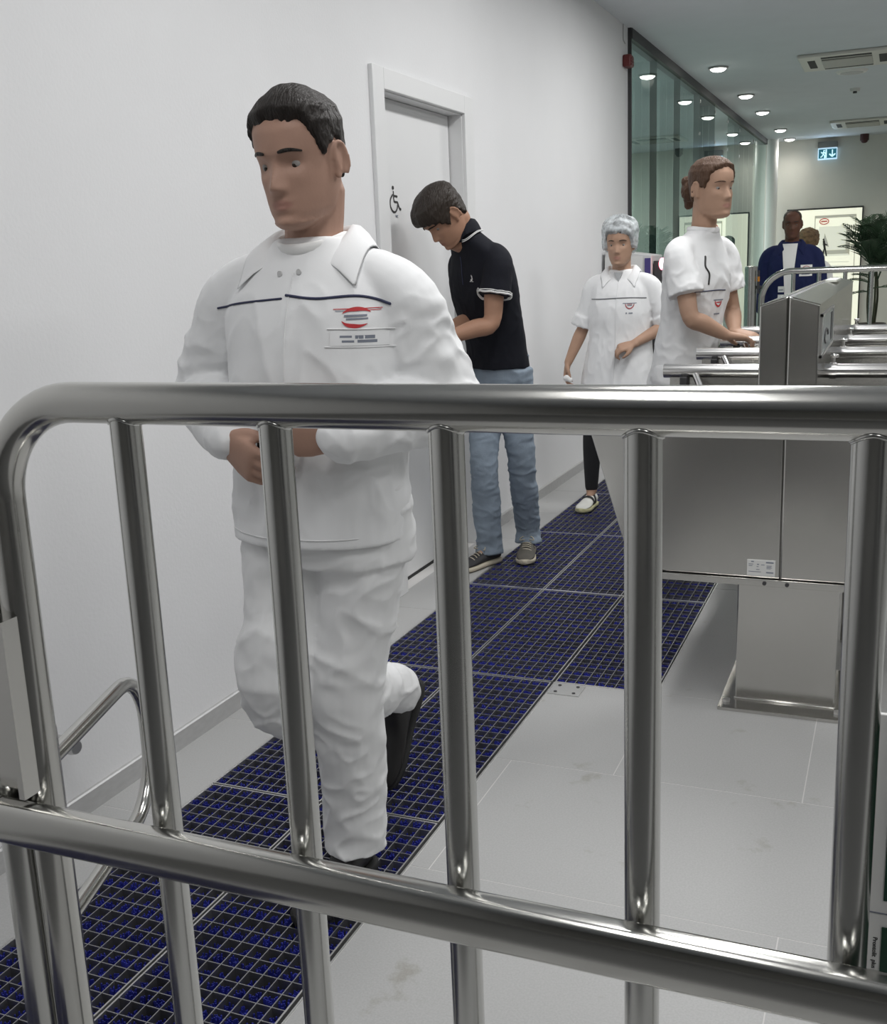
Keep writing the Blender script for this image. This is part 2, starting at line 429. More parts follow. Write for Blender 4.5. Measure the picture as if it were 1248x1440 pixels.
g = G()   # lever handle, behind the man in black
g.cyl((-2.022, 4.235, 1.05), (-1.985, 4.235, 1.05), 0.010); g.cyl((-1.985, 4.225, 1.05), (-1.985, 4.345, 1.05), 0.009); g.cyl((-2.022, 4.235, 1.05), (-2.014, 4.235, 1.05), 0.026)
mesh('door_handle', g, M_STEEL, door, auto=40)
# pictogram on the door: wheelchair user and WC
g = G()
px = -2.0205
def stroke(pts, w):
    pts = crom(np.array([(px, 4.325 + a * 1.08, 1.670 + b * 0.66) for a, b in pts]), 6) if len(pts) > 2 else np.array([(px, 4.325 + a * 1.08, 1.670 + b * 0.66) for a, b in pts])
    g.tube(pts, [(0.0008, w)] * len(pts), n=8, up=(1, 0, 0), smooth=False, rnd=False)
def disc(a, b, r): g.prism([(4.325 + a * 1.08 + r * math.cos(t), 1.670 + b * 0.66 + r * 0.85 * math.sin(t)) for t in np.linspace(0, 2 * math.pi, 19)[:-1]], 'x', px - 0.0008, px + 0.0008)
disc(-0.003, 0.105, 0.0095)
stroke([(0.0, 0.085), (0.001, 0.045), (0.004, 0.018)], 0.0045); stroke([(0.004, 0.018), (0.035, 0.016)], 0.0045)
stroke([(0.035, 0.017), (0.052, -0.022), (0.058, -0.026)], 0.0045); stroke([(0.002, 0.055), (0.032, 0.053)], 0.0045); disc(0.030, 0.052, 0.006); disc(0.060, -0.026, 0.007)
stroke([(-0.008, 0.062), (-0.030, 0.030), (-0.032, -0.012), (-0.012, -0.043), (0.012, -0.046), (0.030, -0.022), (0.036, 0.002)], 0.0045)
mesh('wheelchair_symbol', g, M_BLACK, door)

def text_mesh(name, body, size, mtx, mat_, parent, depth=0.0006):
    c = bpy.data.curves.new(name, 'FONT'); c.body = body; c.size = size; c.extrude = depth; c.align_x = 'CENTER'; c.align_y = 'CENTER'
    t = bpy.data.objects.new('tmp', c); COL.objects.link(t)
    me = bpy.data.meshes.new_from_object(t.evaluated_get(bpy.context.evaluated_depsgraph_get())); bpy.data.objects.remove(t)
    me.transform(Matrix.Translation(-world_of(parent)) @ mtx); me.materials.clear()
    return link(name, me, parent, [mat_])
AX = lambda x, y, z, o: Matrix((( x[0], y[0], z[0], o[0]), (x[1], y[1], z[1], o[1]), (x[2], y[2], z[2], o[2]), (0, 0, 0, 1)))
text_mesh('lettering', 'WC', 0.016, AX((0, 1, 0), (0, 0, 1), (1, 0, 0), (px, 4.35, 1.621)), M_GREYP, door)

# ---- glass partition beyond the wall's end
win = struct(bpy.data.objects.new('window_1', None)); COL.objects.link(win); win.location = (-1.94, 13, 0)
joints = [8.455, 9.47, 10.527, 11.58, 12.56, 13.52, 14.53, 16.0, 17.50]
for a, b in zip(joints, joints[1:]):
    for xx in (-1.945, -2.010):
        g = G(); V = [(xx, a + 0.003, 0.05), (xx, b - 0.003, 0.05), (xx, b - 0.003, 3.02), (xx, a + 0.003, 3.02)]
        g.add(V, [(0, 1, 2, 3)])
        mesh('pane', g, M_GLASS, win)
M_CHAN = mat('dark_channel', (0.055, 0.055, 0.058), 0.5, 0.3)
g = G(); g.box(-2.02, -1.925, 8.455, 17.5, 3.005, CEIL); mesh('head_channel', g, M_CHAN, win)
g = G(); g.box(-2.02, -1.925, 8.455, 17.5, 0, 0.06); mesh('floor_channel', g, M_CHAN, win)
g = G(); g.box(-2.05, -1.93, 8.44, 8.462, 0, CEIL); mesh('end_channel', g, M_CHAN, win)
for y in joints[1:-1]:
    g = G(); g.box(-2.008, -1.947, y - 0.004, y + 0.004, 0.05, 3.01); mesh('joint_seal', g, mat('joint_seal', (0.12, 0.14, 0.14), 0.3), win)
g = G()
for y in joints[3:-1]:
    for z in (2.93, 2.62): g.box(-1.944, -1.938, y - 0.012, y + 0.012, z - 0.016, z + 0.016)
mesh('glass_clip', g, M_GALV, win)
# round column at the far corner
g = G(); g.cyl((-1.86, 17.62, 0), (-1.86, 17.62, CEIL), 0.085, n=32); struct(mesh('column', g, mat('column_paint', (0.80, 0.80, 0.78), 0.4), auto=40, org=(-1.86, 17.62, 0)))

# ================================================================= FLOOR GRATINGS
def grating_proto(x, y, label, group):
    PW, PL = 0.344, 0.996
    t = thing('floor_grating', label, 'grating', (x, y, 0), group)
    g = G(); b = 0.004
    for (x0, x1, y0, y1) in ((0, b, 0, PL), (PW - b, PW, 0, PL), (b, PW - b, 0, b), (b, PW - b, PL - b, PL)):
        g.box(x + x0, x + x1, y + y0, y + y1, -0.031, 0.0)
    mesh('frame', g, M_GALV, t)
    g = G()
    for i in range(1, 10): g.box(x + PW * i / 10 - 0.0012, x + PW * i / 10 + 0.0012, y + b, y + PL - b, -0.030, -0.0005)
    for j in range(1, 25): g.box(x + b, x + PW - b, y + PL * j / 25 - 0.0011, y + PL * j / 25 + 0.0011, -0.028, -0.001)
    stuff(mesh('grid_bars', g, M_GRID, t))
    g = G(); r = random.Random(11)
    for j in range(25):
        hi = -0.002 if j % 2 == 0 else -0.011
        for i in range(10):
            cx, cy = x + PW * (i + 0.5) / 10, y + PL * (j + 0.5) / 25
            for q in range(20):
                a = r.uniform(0, 6.28); d = 0.0125 * math.sqrt(r.random())
                bx, by = cx + d * math.cos(a), cy + d * math.sin(a); tx, ty = bx + r.uniform(-.004, .004), by + r.uniform(-.004, .004); w = 0.0042
                z1 = hi + r.uniform(-0.006, 0.002)
                g.add([(bx - w, by - w, -0.055), (bx + w, by - w, -0.055), (bx, by + w, -0.055), (tx - .0022, ty, z1), (tx + .0022, ty, z1), (tx, ty + .0022, z1)],
                      [(0, 1, 4, 3), (1, 2, 5, 4), (2, 0, 3, 5), (3, 4, 5)])
    stuff(mesh('bristles', g, M_BLUE, t))
    return t
GRP = 'floor gratings with blue brushes'
places = []
for r_, y in enumerate((0.29, 1.292, 2.294)):
    nm = ('first', 'second', 'third')[r_]
    for c_, x in enumerate((-1.722, -1.372)):
        places.append((x, y, 'blue brush grating in narrow strip, %s row from camera, %s' % (nm, ('next to the wall', 'next to the open floor')[c_])))
for r_, y in enumerate((3.299, 4.301, 5.303, 6.305)):
    nm = ('nearest', 'second', 'third', 'farthest')[r_]
    for c_, x in enumerate((-1.722, -1.372, -1.018)):
        places.append((x, y, 'blue brush grating in wide field by turnstile, %s row, %s' % (nm, ('on the wall side', 'in the middle', 'on the turnstile side')[c_])))
g0 = None
for (x, y, lb) in places:
    if g0 is None: g0 = grating_proto(x, y, lb, GRP)
    else:
        c = copy_tree(g0); c.location = (x, y, 0); c['label'] = lb
# support beams between the rows
for (y, x1, nm) in ((4.298, P_R2, 'bright steel cross bar between two rows of floor gratings'), ):
    g = G(); g.box(P_L + 0.004, x1 - 0.004, y - 0.006, y + 0.004, -0.05, 0.004)
    tag(mesh('cross_bar', g, mat('bright_steel', (0.78, 0.78, 0.77), 0.3, 0.9), org=(-1.2, y, 0)), nm, 'bar')
# small screwed plate at the corner of the strip
t = thing('cover_plate', 'small square steel plate with four screws at grating corner', 'plate', (-0.965, 3.235, 0))
g = G(); g.box(-1.012, -0.905, 3.19, 3.285, 0, 0.003); mesh('plate', g, M_GALV, t)
for sx in (-0.99, -0.927):
    for sy in (3.21, 3.265):
        g = G(); g.cyl((sx, sy, 0.003), (sx, sy, 0.0045), 0.006, n=12); mesh('screw', g, M_CHAN, t)

# ================================================================= NEAR BARRIER
BY = 1.0
def arc(c, r, a0, a1, n, u, w):
    return [np.array(c) + r * (np.array(u) * math.cos(a) + np.array(w) * math.sin(a)) for a in np.linspace(a0, a1, n)]
bar = thing('barrier', 'large stainless steel barrier railing with vertical bars in the foreground', 'barrier', (-0.2, BY, 0))
X, Z = (1, 0, 0), (0, 0, 1)
path = [(-1.028, BY, 0), (-1.028, BY, 0.6), (-1.028, BY, 1.10)] + arc((-0.903, BY, 1.135), 0.125, math.pi, math.pi / 2, 14, X, Z) + [(-0.85, BY, 1.26)] + [(x, BY, 1.26) for x in (-0.5, 0, 0.5, 1.0)]
g = G(); g.tube(path, 0.0245, n=40, smooth=False, rnd=False)
path2 = [(1.0, BY, 1.26), (1.35, BY, 1.26)] + arc((1.4, BY, 1.135), 0.125, math.pi / 2, 0, 10, X, Z) + [(1.525, BY, 0.6), (1.525, BY, 0)]
g.tube(path2, 0.0245, n=40, smooth=False, rnd=False)
mesh('handrail', g, M_STEEL, bar, auto=50)
for k in range(11):
    x = -0.8275 + 0.2036 * k
    g = G(); g.cyl((x, BY, 0.16), (x, BY, 1.245), 0.0185, n=28)
    mesh('vertical_bar', g, M_STEELV, bar, auto=50)
    g = G(); g.tube([(x + 0.0185 * math.cos(a), BY + 0.0185 * math.sin(a), 1.26 - math.sqrt(0.0245 ** 2 - (0.0185 * math.sin(a)) ** 2)) for a in np.linspace(0, 2 * math.pi, 25)], 0.0025, n=8, smooth=False, rnd=False)
    mesh('weld_seam', g, M_STEELV, bar.children[-1] if False else bar, auto=50)
g = G(); g.cyl((-1.0, BY, 0.16), (1.5, BY, 0.16), 0.019, n=24); mesh('bottom_rail', g, M_STEEL, bar, auto=50)
def oval_bar(g, x0, x1, yc, zc, hy, hz, n=40):
    R = []
    prof = []
    for a in np.linspace(0, 2 * math.pi, n + 1)[:-1]:
        c, s = math.cos(a), math.sin(a)
        prof.append((math.copysign(abs(c) ** 0.62, c) * hy, math.copysign(abs(s) ** 0.8, s) * hz))
    for x in (x0, x1): R.append([(x, yc + p[0], zc + p[1]) for p in prof])
    g.rings(R)
g = G(); oval_bar(g, -1.0635, 1.46, 0.955, 0.7085, 0.020, 0.0295); fb = mesh('flat_bar', g, M_STEEL, bar, auto=50)
g = G(); oval_bar(g, -1.0665, -1.0635, 0.955, 0.7085, 0.018, 0.0275); oval_bar(g, -1.30, -1.0665, 0.955, 0.7085, 0.020, 0.0295); mesh('flat_bar_end', g, M_STEEL, bar, auto=50)
for x in (-0.62, 0.2, 1.0):
    g = G(); g.cyl((x, 0.968, 0.7085), (x, BY - 0.012, 0.7085), 0.010, n=12); mesh('stud', g, M_STEEL, bar, auto=50)
# gate post with its latch box, left edge of the picture
gp = thing('gate_post', 'steel gate post with latch box and swing hoop, cut by left edge', 'post', (-1.085, 1.0, 0))
g = G(); g.cyl((-1.083, 1.0, 0), (-1.083, 1.0, 1.17), 0.0255, n=32); g.ball((-1.083, 1.0, 1.17), (0.0255, 0.0255, 0.01)); mesh('post_tube', g, M_STEELV, gp, auto=50)
g = G()
bx0, bx1, by0, by1, bz0, bz1 = -1.16, -1.0145, 0.952, 0.975, 0.745, 0.988
ox0, ox1, oz1 = -1.12, -1.024, 0.885
outer = [(bx0, bz0), (bx1, bz0), (bx1, bz1), (bx0, bz1)]
g.box(ox1, bx1, by0, by1, bz0, bz1); g.box(bx0, ox0, by0, by1, bz0, bz1); g.box(ox0, ox1, by0, by1, oz1, bz1)
# arched top of the recess
cx = (ox0 + ox1) / 2; rr = (ox1 - ox0) / 2
ar = [(cx + rr * math.cos(a), oz1 - rr + rr * math.sin(a)) for a in np.linspace(0, math.pi, 13)]
for i in range(12):
    p, q = ar[i], ar[i + 1]
    g.prism([p, (p[0], oz1), (q[0], oz1), q], 'y', by0, by1)
g.box(bx0, bx1, by1, by1 + 0.006, bz0, bz1)
mesh('latch_box', g, M_SHEET, gp)
# swing hoop
hd = np.array((-0.31, 0.951, 0)); hp = lambda s, z: np.array((-1.06, 1.05, z)) + hd * s
hoop = [hp(0.0, 0.752), hp(0.10, 0.752), hp(0.20, 0.752)]
r = 0.10
hoop += [hp(0.25 + r * math.cos(a), 0.652 + r * math.sin(a)) for a in np.linspace(math.pi / 2, 0, 9)]
hoop += [hp(0.25 + r * math.cos(a), 0.608 + r * math.sin(a)) for a in np.linspace(0, -math.pi / 2, 9)]
hoop += [hp(0.20, 0.508), hp(0.1, 0.506), hp(0.0, 0.505)]
g = G(); g.tube(hoop, 0.0125, n=20, smooth=False, rnd=False); mesh('swing_hoop', g, M_STEEL, gp, auto=50)
g = G(); g.cyl((-1.062, 1.045, 0.47), (-1.062, 1.045, 0.80), 0.018, n=20); mesh('hinge_sleeve', g, M_STEELV, gp, auto=50)
# bumper on the wall
g = G(); g.cyl((WX, 1.935, 0.256), (-1.868, 1.925, 0.256), 0.021, n=28); g.cyl((-1.868, 1.925, 0.256), (-1.852, 1.924, 0.256), 0.021, n=28, r1=0.017)
tag(mesh('wall_bumper', g, M_GALV, auto=40, org=(WX, 1.93, 0.256)), 'short steel buffer stub sticking out of white wall near floor', 'bumper')
# notice board with green panels hung on the barrier at the right edge
nb = thing('notice_board', 'white board with dark green panels and text behind barrier, right edge', 'sign', (0.2, 1.035, 0.4))
M_GREEN = mat('green_print', (0.012, 0.06, 0.035), 0.35)
g = G(); g.box(0.004, 0.40, 1.03, 1.036, 0.40, 0.968); mesh('board', g, M_WHITE, nb, bevel=0.001)
for (z0, z1) in ((0.772, 0.955), (0.42, 0.742)):
    g = G(); g.box(0.0175, 0.385, 1.0285, 1.0302, z0, z1); mesh('green_panel', g, M_GREEN, nb)
text_mesh('lettering', 'Prontolit  plus 500', 0.0062, AX((0, 0, -1), (1, 0, 0), (0, -1, 0), (0.0118, 1.0297, 0.706)), M_BLACK, nb, 0.0003)
text_mesh('lettering', 'Prontolit', 0.0062, AX((1, 0, 0), (0, 0, 1), (0, -1, 0), (0.036, 1.0297, 0.7645)), M_BLACK, nb, 0.0003)
g = G(); g.box(0.004, 0.40, 1.0290, 1.0300, 0.7565, 0.7575); mesh('divider_line', g, M_GREYP, nb)
for x in (0.06, 0.34):
    g = G(); g.box(x - 0.006, x + 0.006, 1.018, 1.032, 0.94, 0.975); mesh('hanger_clip', g, M_STEEL, nb)

# ================================================================= TURNSTILE
ts = thing('turnstile', 'brushed steel turnstile cabinet with gabled ridge housing and cross rails', 'turnstile', (-0.28, 4.2, 0))
XC = -0.283
left = [(-0.895, 0.985), (-0.853, 0.86), (-0.752, 0.525), (-0.725, 0.475), (-0.68, 0.458), (-0.62, 0.452)]
def cabinet(y0, y1, seam, mats=M_SHEET, dz=0.0):
    L = [(x, z + (dz if z > 0.98 else 0)) for x, z in left]
    Rr = [(2 * XC - x, z) for x, z in reversed(L)]
    for nm, poly in (('cabinet_panel', L + [(XC - seam, 0.452), (XC - seam, 0.985)]), ('cabinet_panel', [(XC + seam, 0.985), (XC + seam, 0.452)] + Rr)):
        g = G(); g.prism(poly, 'y', y0, y1); mesh(nm, g, mats, ts, bevel=0.004)
cabinet(3.2, 3.215, 0.0015)
g = G(); g.prism(left[:] + [(2 * XC - x, z) for x, z in reversed(left)], 'y', 3.217, 3.36); mesh('cabinet_body', g, M_SHEET, ts)
g = G(); g.box(-0.655, 0.09, 3.188, 3.36, 0.428, 0.450); mesh('bottom_flange', g, M_SHEET, ts, bevel=0.003)
for x in (-0.325, -0.26):
    g = G(); g.cyl((x, 3.1885, 0.439), (x, 3.184, 0.439), 0.006, n=12); mesh('screw', g, M_CHAN, ts)
g = G(); g.box(-0.62, 0.055, 3.36, 5.30, 0.452, 0.47); mesh('shadow_tray', g, M_SHEET, ts)  # hidden plate added to deepen the shadow on the floor beneath
# rating plate
g = G(); g.box(-0.378, -0.296, 3.1975, 3.2, 0.458, 0.508)
rp = mesh('rating_plate', g, mat('plate_white', (0.66, 0.66, 0.65), 0.5), ts, bevel=0.0008)
g = G()
for (u, z, w, h) in ((-0.366, 0.502, 0.008, 0.0035), (-0.373, 0.494, 0.013, 0.002), (-0.373, 0.489, 0.011, 0.002), (-0.349, 0.494, 0.006, 0.003), (-0.337, 0.493, 0.010, 0.002),
                     (-0.350, 0.487, 0.006, 0.002), (-0.351, 0.478, 0.010, 0.002), (-0.373, 0.471, 0.036, 0.0018), (-0.323, 0.501, 0.022, 0.0045), (-0.321, 0.491, 0.015, 0.0015), (-0.321, 0.488, 0.013, 0.0015),
                     (-0.321, 0.485, 0.016, 0.0015), (-0.321, 0.482, 0.012, 0.0015), (-0.322, 0.470, 0.021, 0.004)):
    g.box(u, u + w, 3.1972, 3.1976, z - h / 2, z + h / 2)
mesh('print_lines', g, M_GREYP, rp)
# pedestals
for (y0, y1) in ((3.31, 3.60), (4.05, 4.3), (5.1, 5.3)):
    g = G(); g.box(-0.418, -0.118, y0, y1, 0.008, 0.43); mesh('pedestal', g, M_SHEET, ts, bevel=0.004)
    g = G(); g.box(-0.462, -0.088, y0 - 0.085, y1 + 0.05, 0, 0.012); mesh('base_plate', g, M_SHEET, ts, bevel=0.002)
g = G(); g.tube([(-0.418, 3.308, 0.014), (-0.118, 3.308, 0.014)], 0.004, n=8, smooth=False); mesh('weld_bead', g, M_SHEET, ts, auto=50)
for x in (-0.440, -0.106):
    g = G(); g.cyl((x, 3.275, 0.012), (x, 3.275, 0.02), 0.012, n=6); mesh('anchor_bolt', g, M_GALV, ts)
# ridge housing
eL, eR, zE, zR = -0.361, -0.199, 1.257, 1.281
YB = 5.55
for sgn, x0 in ((-1, eL), (1, eR)):
    g = G(); g.prism([(XC + sgn * 0.0015, 0.988), (x0, 0.988), (x0, zE), (XC + sgn * 0.0015, zR)], 'y', 3.2, 3.216); mesh('tower_front', g, M_SHEET, ts, bevel=0.004)
g = G(); g.prism([(eL + 0.001, 0.988), (eL + 0.001, zE - 0.002), (XC, zR - 0.003), (eR - 0.001, zE - 0.002), (eR - 0.001, 0.988)], 'y', 3.218, YB); mesh('ridge_housing', g, M_SHEET, ts)
for sgn, x0 in ((-1, eL), (1, eR)):
    g = G(); a = XC + sgn * 0.010; dz = (zR - zE) * (1 - 0.010 / abs(x0 - XC))
    g.prism([(a, zE + dz - 0.0012), (x0 + sgn * 0.002, zE - 0.002), (x0 + sgn * 0.002, zE + 0.001), (a, zE + dz + 0.0018)], 'y', 3.2, YB); mesh('roof_sheet', g, M_SHEET, ts)
g = G(); g.box(XC - 0.0085, XC + 0.0085, 3.22, YB - 0.02, zR - 0.004, zR - 0.0022); mesh('ridge_slot', g, M_CHAN, ts)
g = G(); g.box(XC + 0.004, XC + 0.05, 4.75, 5.1, zR - 0.004, zR + 0.006); mesh('card_slot', g, mat('pale_plastic', (0.7, 0.72, 0.66), 0.4), ts, bevel=0.002)
# framed inset on the right side with a stripe and a curved mark
g = G(); b = 0.008
g.box(eR - 0.001, eR + 0.004, 3.28, 3.28 + b * 4, 1.10, 1.225); g.box(eR - 0.001, eR + 0.004, 3.86, 3.86 + b * 4, 1.10, 1.225); g.box(eR - 0.001, eR + 0.004, 3.28, 3.86, 1.10, 1.108); g.box(eR - 0.001, eR + 0.004, 3.28, 3.86, 1.217, 1.225)
mesh('side_inset_frame', g, M_GALV, ts)
g = G(); g.box(eR - 0.001, eR + 0.002, 3.31, 3.86, 1.108, 1.217); mesh('side_inset', g, mat('side_inset_face', (0.30, 0.34, 0.34), 0.25), ts)
g = G(); g.box(eR + 0.002, eR + 0.003, 3.74, 3.82, 1.118, 1.207); mesh('side_inset_stripe', g, M_CHAN, ts); g = G(); g.tube([(eR + 0.002, 3.5 + 0.08 * math.cos(a), 1.15 + 0.02 * math.sin(a)) for a in np.linspace(0, 4.5, 14)], 0.004, n=6, smooth=False); mesh('side_inset_mark', g, M_CHAN, ts)
# four cross rails with sheet below, end buffer and stay
M_RAILT = mat('polished_steel', (0.74, 0.73, 0.72), 0.2, 1.0)
for k, yr in enumerate((3.42, 4.03, 4.61, 5.24)):
    x0, x1, zr = -0.675, 0.42, 1.05
    g = G(); g.cyl((x0, yr, zr), (x1, yr, zr), 0.022, n=28); rl = mesh('cross_rail', g, M_RAILT, ts, auto=50)
    g = G(); R = []
    prof = [(-0.010, 1.04), (-0.010, 1.00), (-0.022, 0.97), (-0.022, 0.60), (0.022, 0.60), (0.022, 0.97), (0.010, 1.00), (0.010, 1.04)]
    for x in (x0 + 0.02, x1): R.append([(x, yr + a, z) for a, z in prof])
    g.rings(R); mesh('rail_sheet', g, M_SHEET, rl)
    g = G(); g.box(x0 + 0.055, x0 + 0.078, yr - 0.036, yr - 0.010, 0.975, 1.034); mesh('end_buffer', g, M_RUBBER, rl, bevel=0.004)
    g = G(); g.tube([(x0 + 0.10, yr - 0.012, 1.04), (x0 + 0.15, yr - 0.10, 0.965), (x0 + 0.17, yr - 0.13, 0.94)], 0.011, n=12, smooth=False, rnd=False); mesh('stay', g, M_RAILT, rl, auto=50)
    g = G(); g.cyl((-0.178, yr, zr), (-0.158, yr, zr), 0.0255, n=24); g.cyl((-0.168, yr, zr + 0.022), (-0.168, yr, zr + 0.042), 0.006, n=10); g.ball((-0.165, yr, zr + 0.045), (0.013, 0.009, 0.007), n=8)
    mesh('rail_clamp', g, M_RAILT, rl, auto=50)
    if k:
        g = G(); g.prism([(-0.66, 0.60), (-0.62, 0.46), (0.06, 0.46), (0.12, 0.60)], 'y', yr - 0.03, yr + 0.03); mesh('lane_skirt', g, M_SHEET, rl)

# ================================================================= FAR BARRIER, BOLLARD, KIOSK
fb_ = thing('barrier', 'smaller steel barrier railing far behind the turnstile in front of navy jacket', 'barrier', (0, 9.4, 0))
FY = 9.4
path = [(-1.05, FY, 0), (-1.05, FY, 0.9)] + arc((-0.82, FY, 1.025), 0.23, math.pi, math.pi / 2, 14, X, Z) + [(-0.4, FY, 1.255), (1.4, FY, 1.255)]
g = G(); g.tube(path, 0.026, n=20, smooth=False, rnd=False); mesh('handrail', g, M_STEEL, fb_, auto=50)
for k in range(11):
    x = -0.80 + 0.2 * k
    g = G(); g.cyl((x, FY, 0.15), (x, FY, 1.24), 0.017, n=14); mesh('vertical_bar', g, M_STEELV, fb_, auto=50)
g = G(); g.cyl((-1.03, FY, 0.15), (1.4, FY, 0.15), 0.018, n=14); mesh('bottom_rail', g, M_STEEL, fb_, auto=50)
g = G(); g.cyl((1.4, FY, 0), (1.4, FY, 1.27), 0.026, n=16); mesh('end_post', g, M_STEELV, fb_, auto=50)
bo = thing('bollard', 'thick round steel post beside the curved end of far barrier', 'post', (-1.175, 9.42, 0))
g = G(); g.cyl((-1.14, 9.42, 0), (-1.14, 9.42, 1.298), 0.052, n=28); g.ball((-1.14, 9.42, 1.298), (0.052, 0.052, 0.012)); mesh('post_tube', g, M_STEELV, bo, auto=50)
g = G(); g.box(-1.09, -1.055, 9.40, 9.42, 1.12, 1.145); g.cyl((-1.075, 9.39, 1.08), (-1.075, 9.39, 1.27), 0.008, n=10); mesh('hinge_bracket', g, M_CHAN, bo)
g = G(); g.cyl((-1.075, 9.388, 1.18), (-1.075, 9.388, 1.22), 0.0095, n=10); mesh('orange_tag', g, mat('orange_tag', (0.55, 0.22, 0.02), 0.5), bo)

kx, ky = -1.66, 7.62
ks = thing('hygiene_kiosk', 'pale metal kiosk with purple edge strip behind the woman in hairnet', 'kiosk', (-1.75, 7.7, 0))
g = G(); g.prism([(-1.93, 0.02), (-1.60, 0.02), (-1.60, 1.425), (-1.93, 1.475)], 'y', 7.62, 8.0); mesh('body', g, mat('kiosk_grey', (0.55, 0.55, 0.55), 0.5), ks, bevel=0.006)
g = G(); g.box(-1.645, -1.605, 7.612, 7.62, 0.1, 1.405); mesh('edge_strip', g, mat('purple_strip', (0.05, 0.035, 0.17), 0.5), ks)
g = G(); g.box(-1.93, -1.66, 7.615, 7.62, 0.1, 1.42); mesh('door_panel', g, mat('kiosk_door', (0.62, 0.62, 0.61), 0.5), ks)
sp = thing('signal_post', 'black access reader post with glowing red light behind hairnet woman', 'reader', (-1.50, 7.7, 0))
g = G(); g.box(-1.592, -1.445, 7.66, 7.74, 0, 1.385); mesh('post', g, mat('reader_black', (0.035, 0.034, 0.036), 0.4), sp, bevel=0.006)
g = G(); g.ball((-1.530, 7.655, 1.362), (0.024, 0.008, 0.042)); mesh('red_lamp', g, mat('red_led', (1, 0.03, 0.08), 0.4, emit=8.0, emit_col=(1, 0.18, 0.26)), sp, smooth=True)
g = G(); g.ball((-1.530, 7.652, 1.362), (0.014, 0.008, 0.028)); mesh('lamp_core', g, mat('led_core', (1, 0.9, 0.9), 0.4, emit=6.0, emit_col=(1, 0.85, 0.88)), sp, smooth=True)
g = G(); g.box(-1.513, -1.493, 7.655, 7.66, 1.22, 1.27); mesh('reader_icon', g, M_WHITE, sp)

# red fire sounder and its cable
fa = thing('fire_alarm', 'dark red fire alarm box mounted at the end of white wall', 'alarm', (-1.92, 8.30, 2.8))
g = G(); g.box(WX, -1.893, 8.262, 8.372, 2.782, 2.868); mesh('housing', g, M_REDBOX, fa, bevel=0.012)
g = G()
for z in (2.80, 2.82, 2.84): g.box(-1.895, -1.888, 8.28, 8.355, z - 0.004, z + 0.004)
stuff(mesh('grille', g, M_REDBOX, fa))
g = G(); g.tube([(WX + 0.004, 8.28, 3.08), (WX + 0.004, 8.28, 2.98), (WX + 0.004, 8.30, 2.965), (WX + 0.004, 8.34, 2.955)], 0.004, n=8); mesh('cable', g, mat('cable_grey', (0.5, 0.5, 0.5), 0.6), fa)

# ================================================================= FAR WALL: poster, exit sign
po = thing('poster', 'tall cream backlit wall poster with small figure and red oval emblem', 'poster', (-1.1, 18.03, 0.25))
WYF = 18.05
M_CREAM = mat('backlit_cream', (0.85, 0.85, 0.70), 0.5, emit=0.72)
g = G(); g.box(-1.66, -0.545, 18.015, WYF, 0.25, 2.06); mesh('frame', g, M_CHAN, po, bevel=0.003)
g = G(); g.box(-1.64, -0.565, 18.010, 18.016, 0.27, 2.035); mesh('sheet', g, M_CREAM, po)
M_PGREY = mat('poster_grey', (0.45, 0.45, 0.38), 0.6, emit=0.45); M_PLT = mat('poster_pale', (0.66, 0.67, 0.57), 0.6, emit=0.68)
g = G(); y0, y1 = 18.007, 18.011
for (x0, x1, z0, z1) in ((-1.245, -1.232, 0.95, 1.945), (-0.655, -0.642, 0.95, 1.925), (-1.245, -0.642, 1.905, 1.945)): g.box(x0, x1, y0, y1, z0, z1)
mesh('inner_border', g, M_PGREY, po)
g = G(); g.box(-1.18, -0.72, y0, y1, 1.33, 1.78); mesh('picture', g, M_PLT, po)
g = G(); g.box(-1.17, -0.72, y0 - 0.002, y1 - 0.003, 1.36, 1.42); g.prism([(-0.72, 1.76), (-0.72, 1.34), (-0.78, 1.40), (-0.78, 1.76)], 'y', y0 - 0.002, y0); mesh('picture_shade', g, M_PGREY, po)
g = G(); g.prism([(-1.09, 1.68), (-1.12, 1.50), (-1.02, 1.47), (-1.05, 1.56)], 'y', y0 - 0.003, y0); mesh('pale_cloth', g, mat('poster_cloth', (0.55, 0.55, 0.5), 0.6, emit=0.25), po)
g = G(); g.tube([(-1.10, 18.004, 1.56), (-1.085, 18.004, 1.46)], 0.016, n=8, rnd=True); g.tube([(-1.085, 18.004, 1.47), (-1.11, 18.004, 1.34)], 0.010, n=8); g.tube([(-1.08, 18.004, 1.47), (-1.055, 18.004, 1.34)], 0.010, n=8); g.tube([(-1.09, 18.004, 1.52), (-1.05, 18.004, 1.50)], 0.008, n=8); g.ball((-1.105, 18.004, 1.585), 0.014, n=6)
mesh('walking_figure', g, M_BLACK, po)
g = G()
for i, z in enumerate(np.arange(1.24, 0.55, -0.058)): g.box(-1.18, -0.72 - 0.05 * ((i * 7) % 3), y0, y1, z - 0.009, z + 0.009)
mesh('text_lines', g, M_PLT, po)
g = G(); el = [(-1.105 + 0.065 * math.cos(a), 1.855 + 0.042 * math.sin(a)) for a in np.linspace(0, 2 * math.pi, 33)]
g.tube([(x, 18.006, z) for x, z in el], 0.008, n=6, smooth=False, rnd=False); g.box(-1.15, -1.06, 18.004, 18.006, 1.845, 1.866)
mesh('oval_emblem', g, mat('poster_red', (0.62, 0.16, 0.14), 0.6, emit=0.2), po)

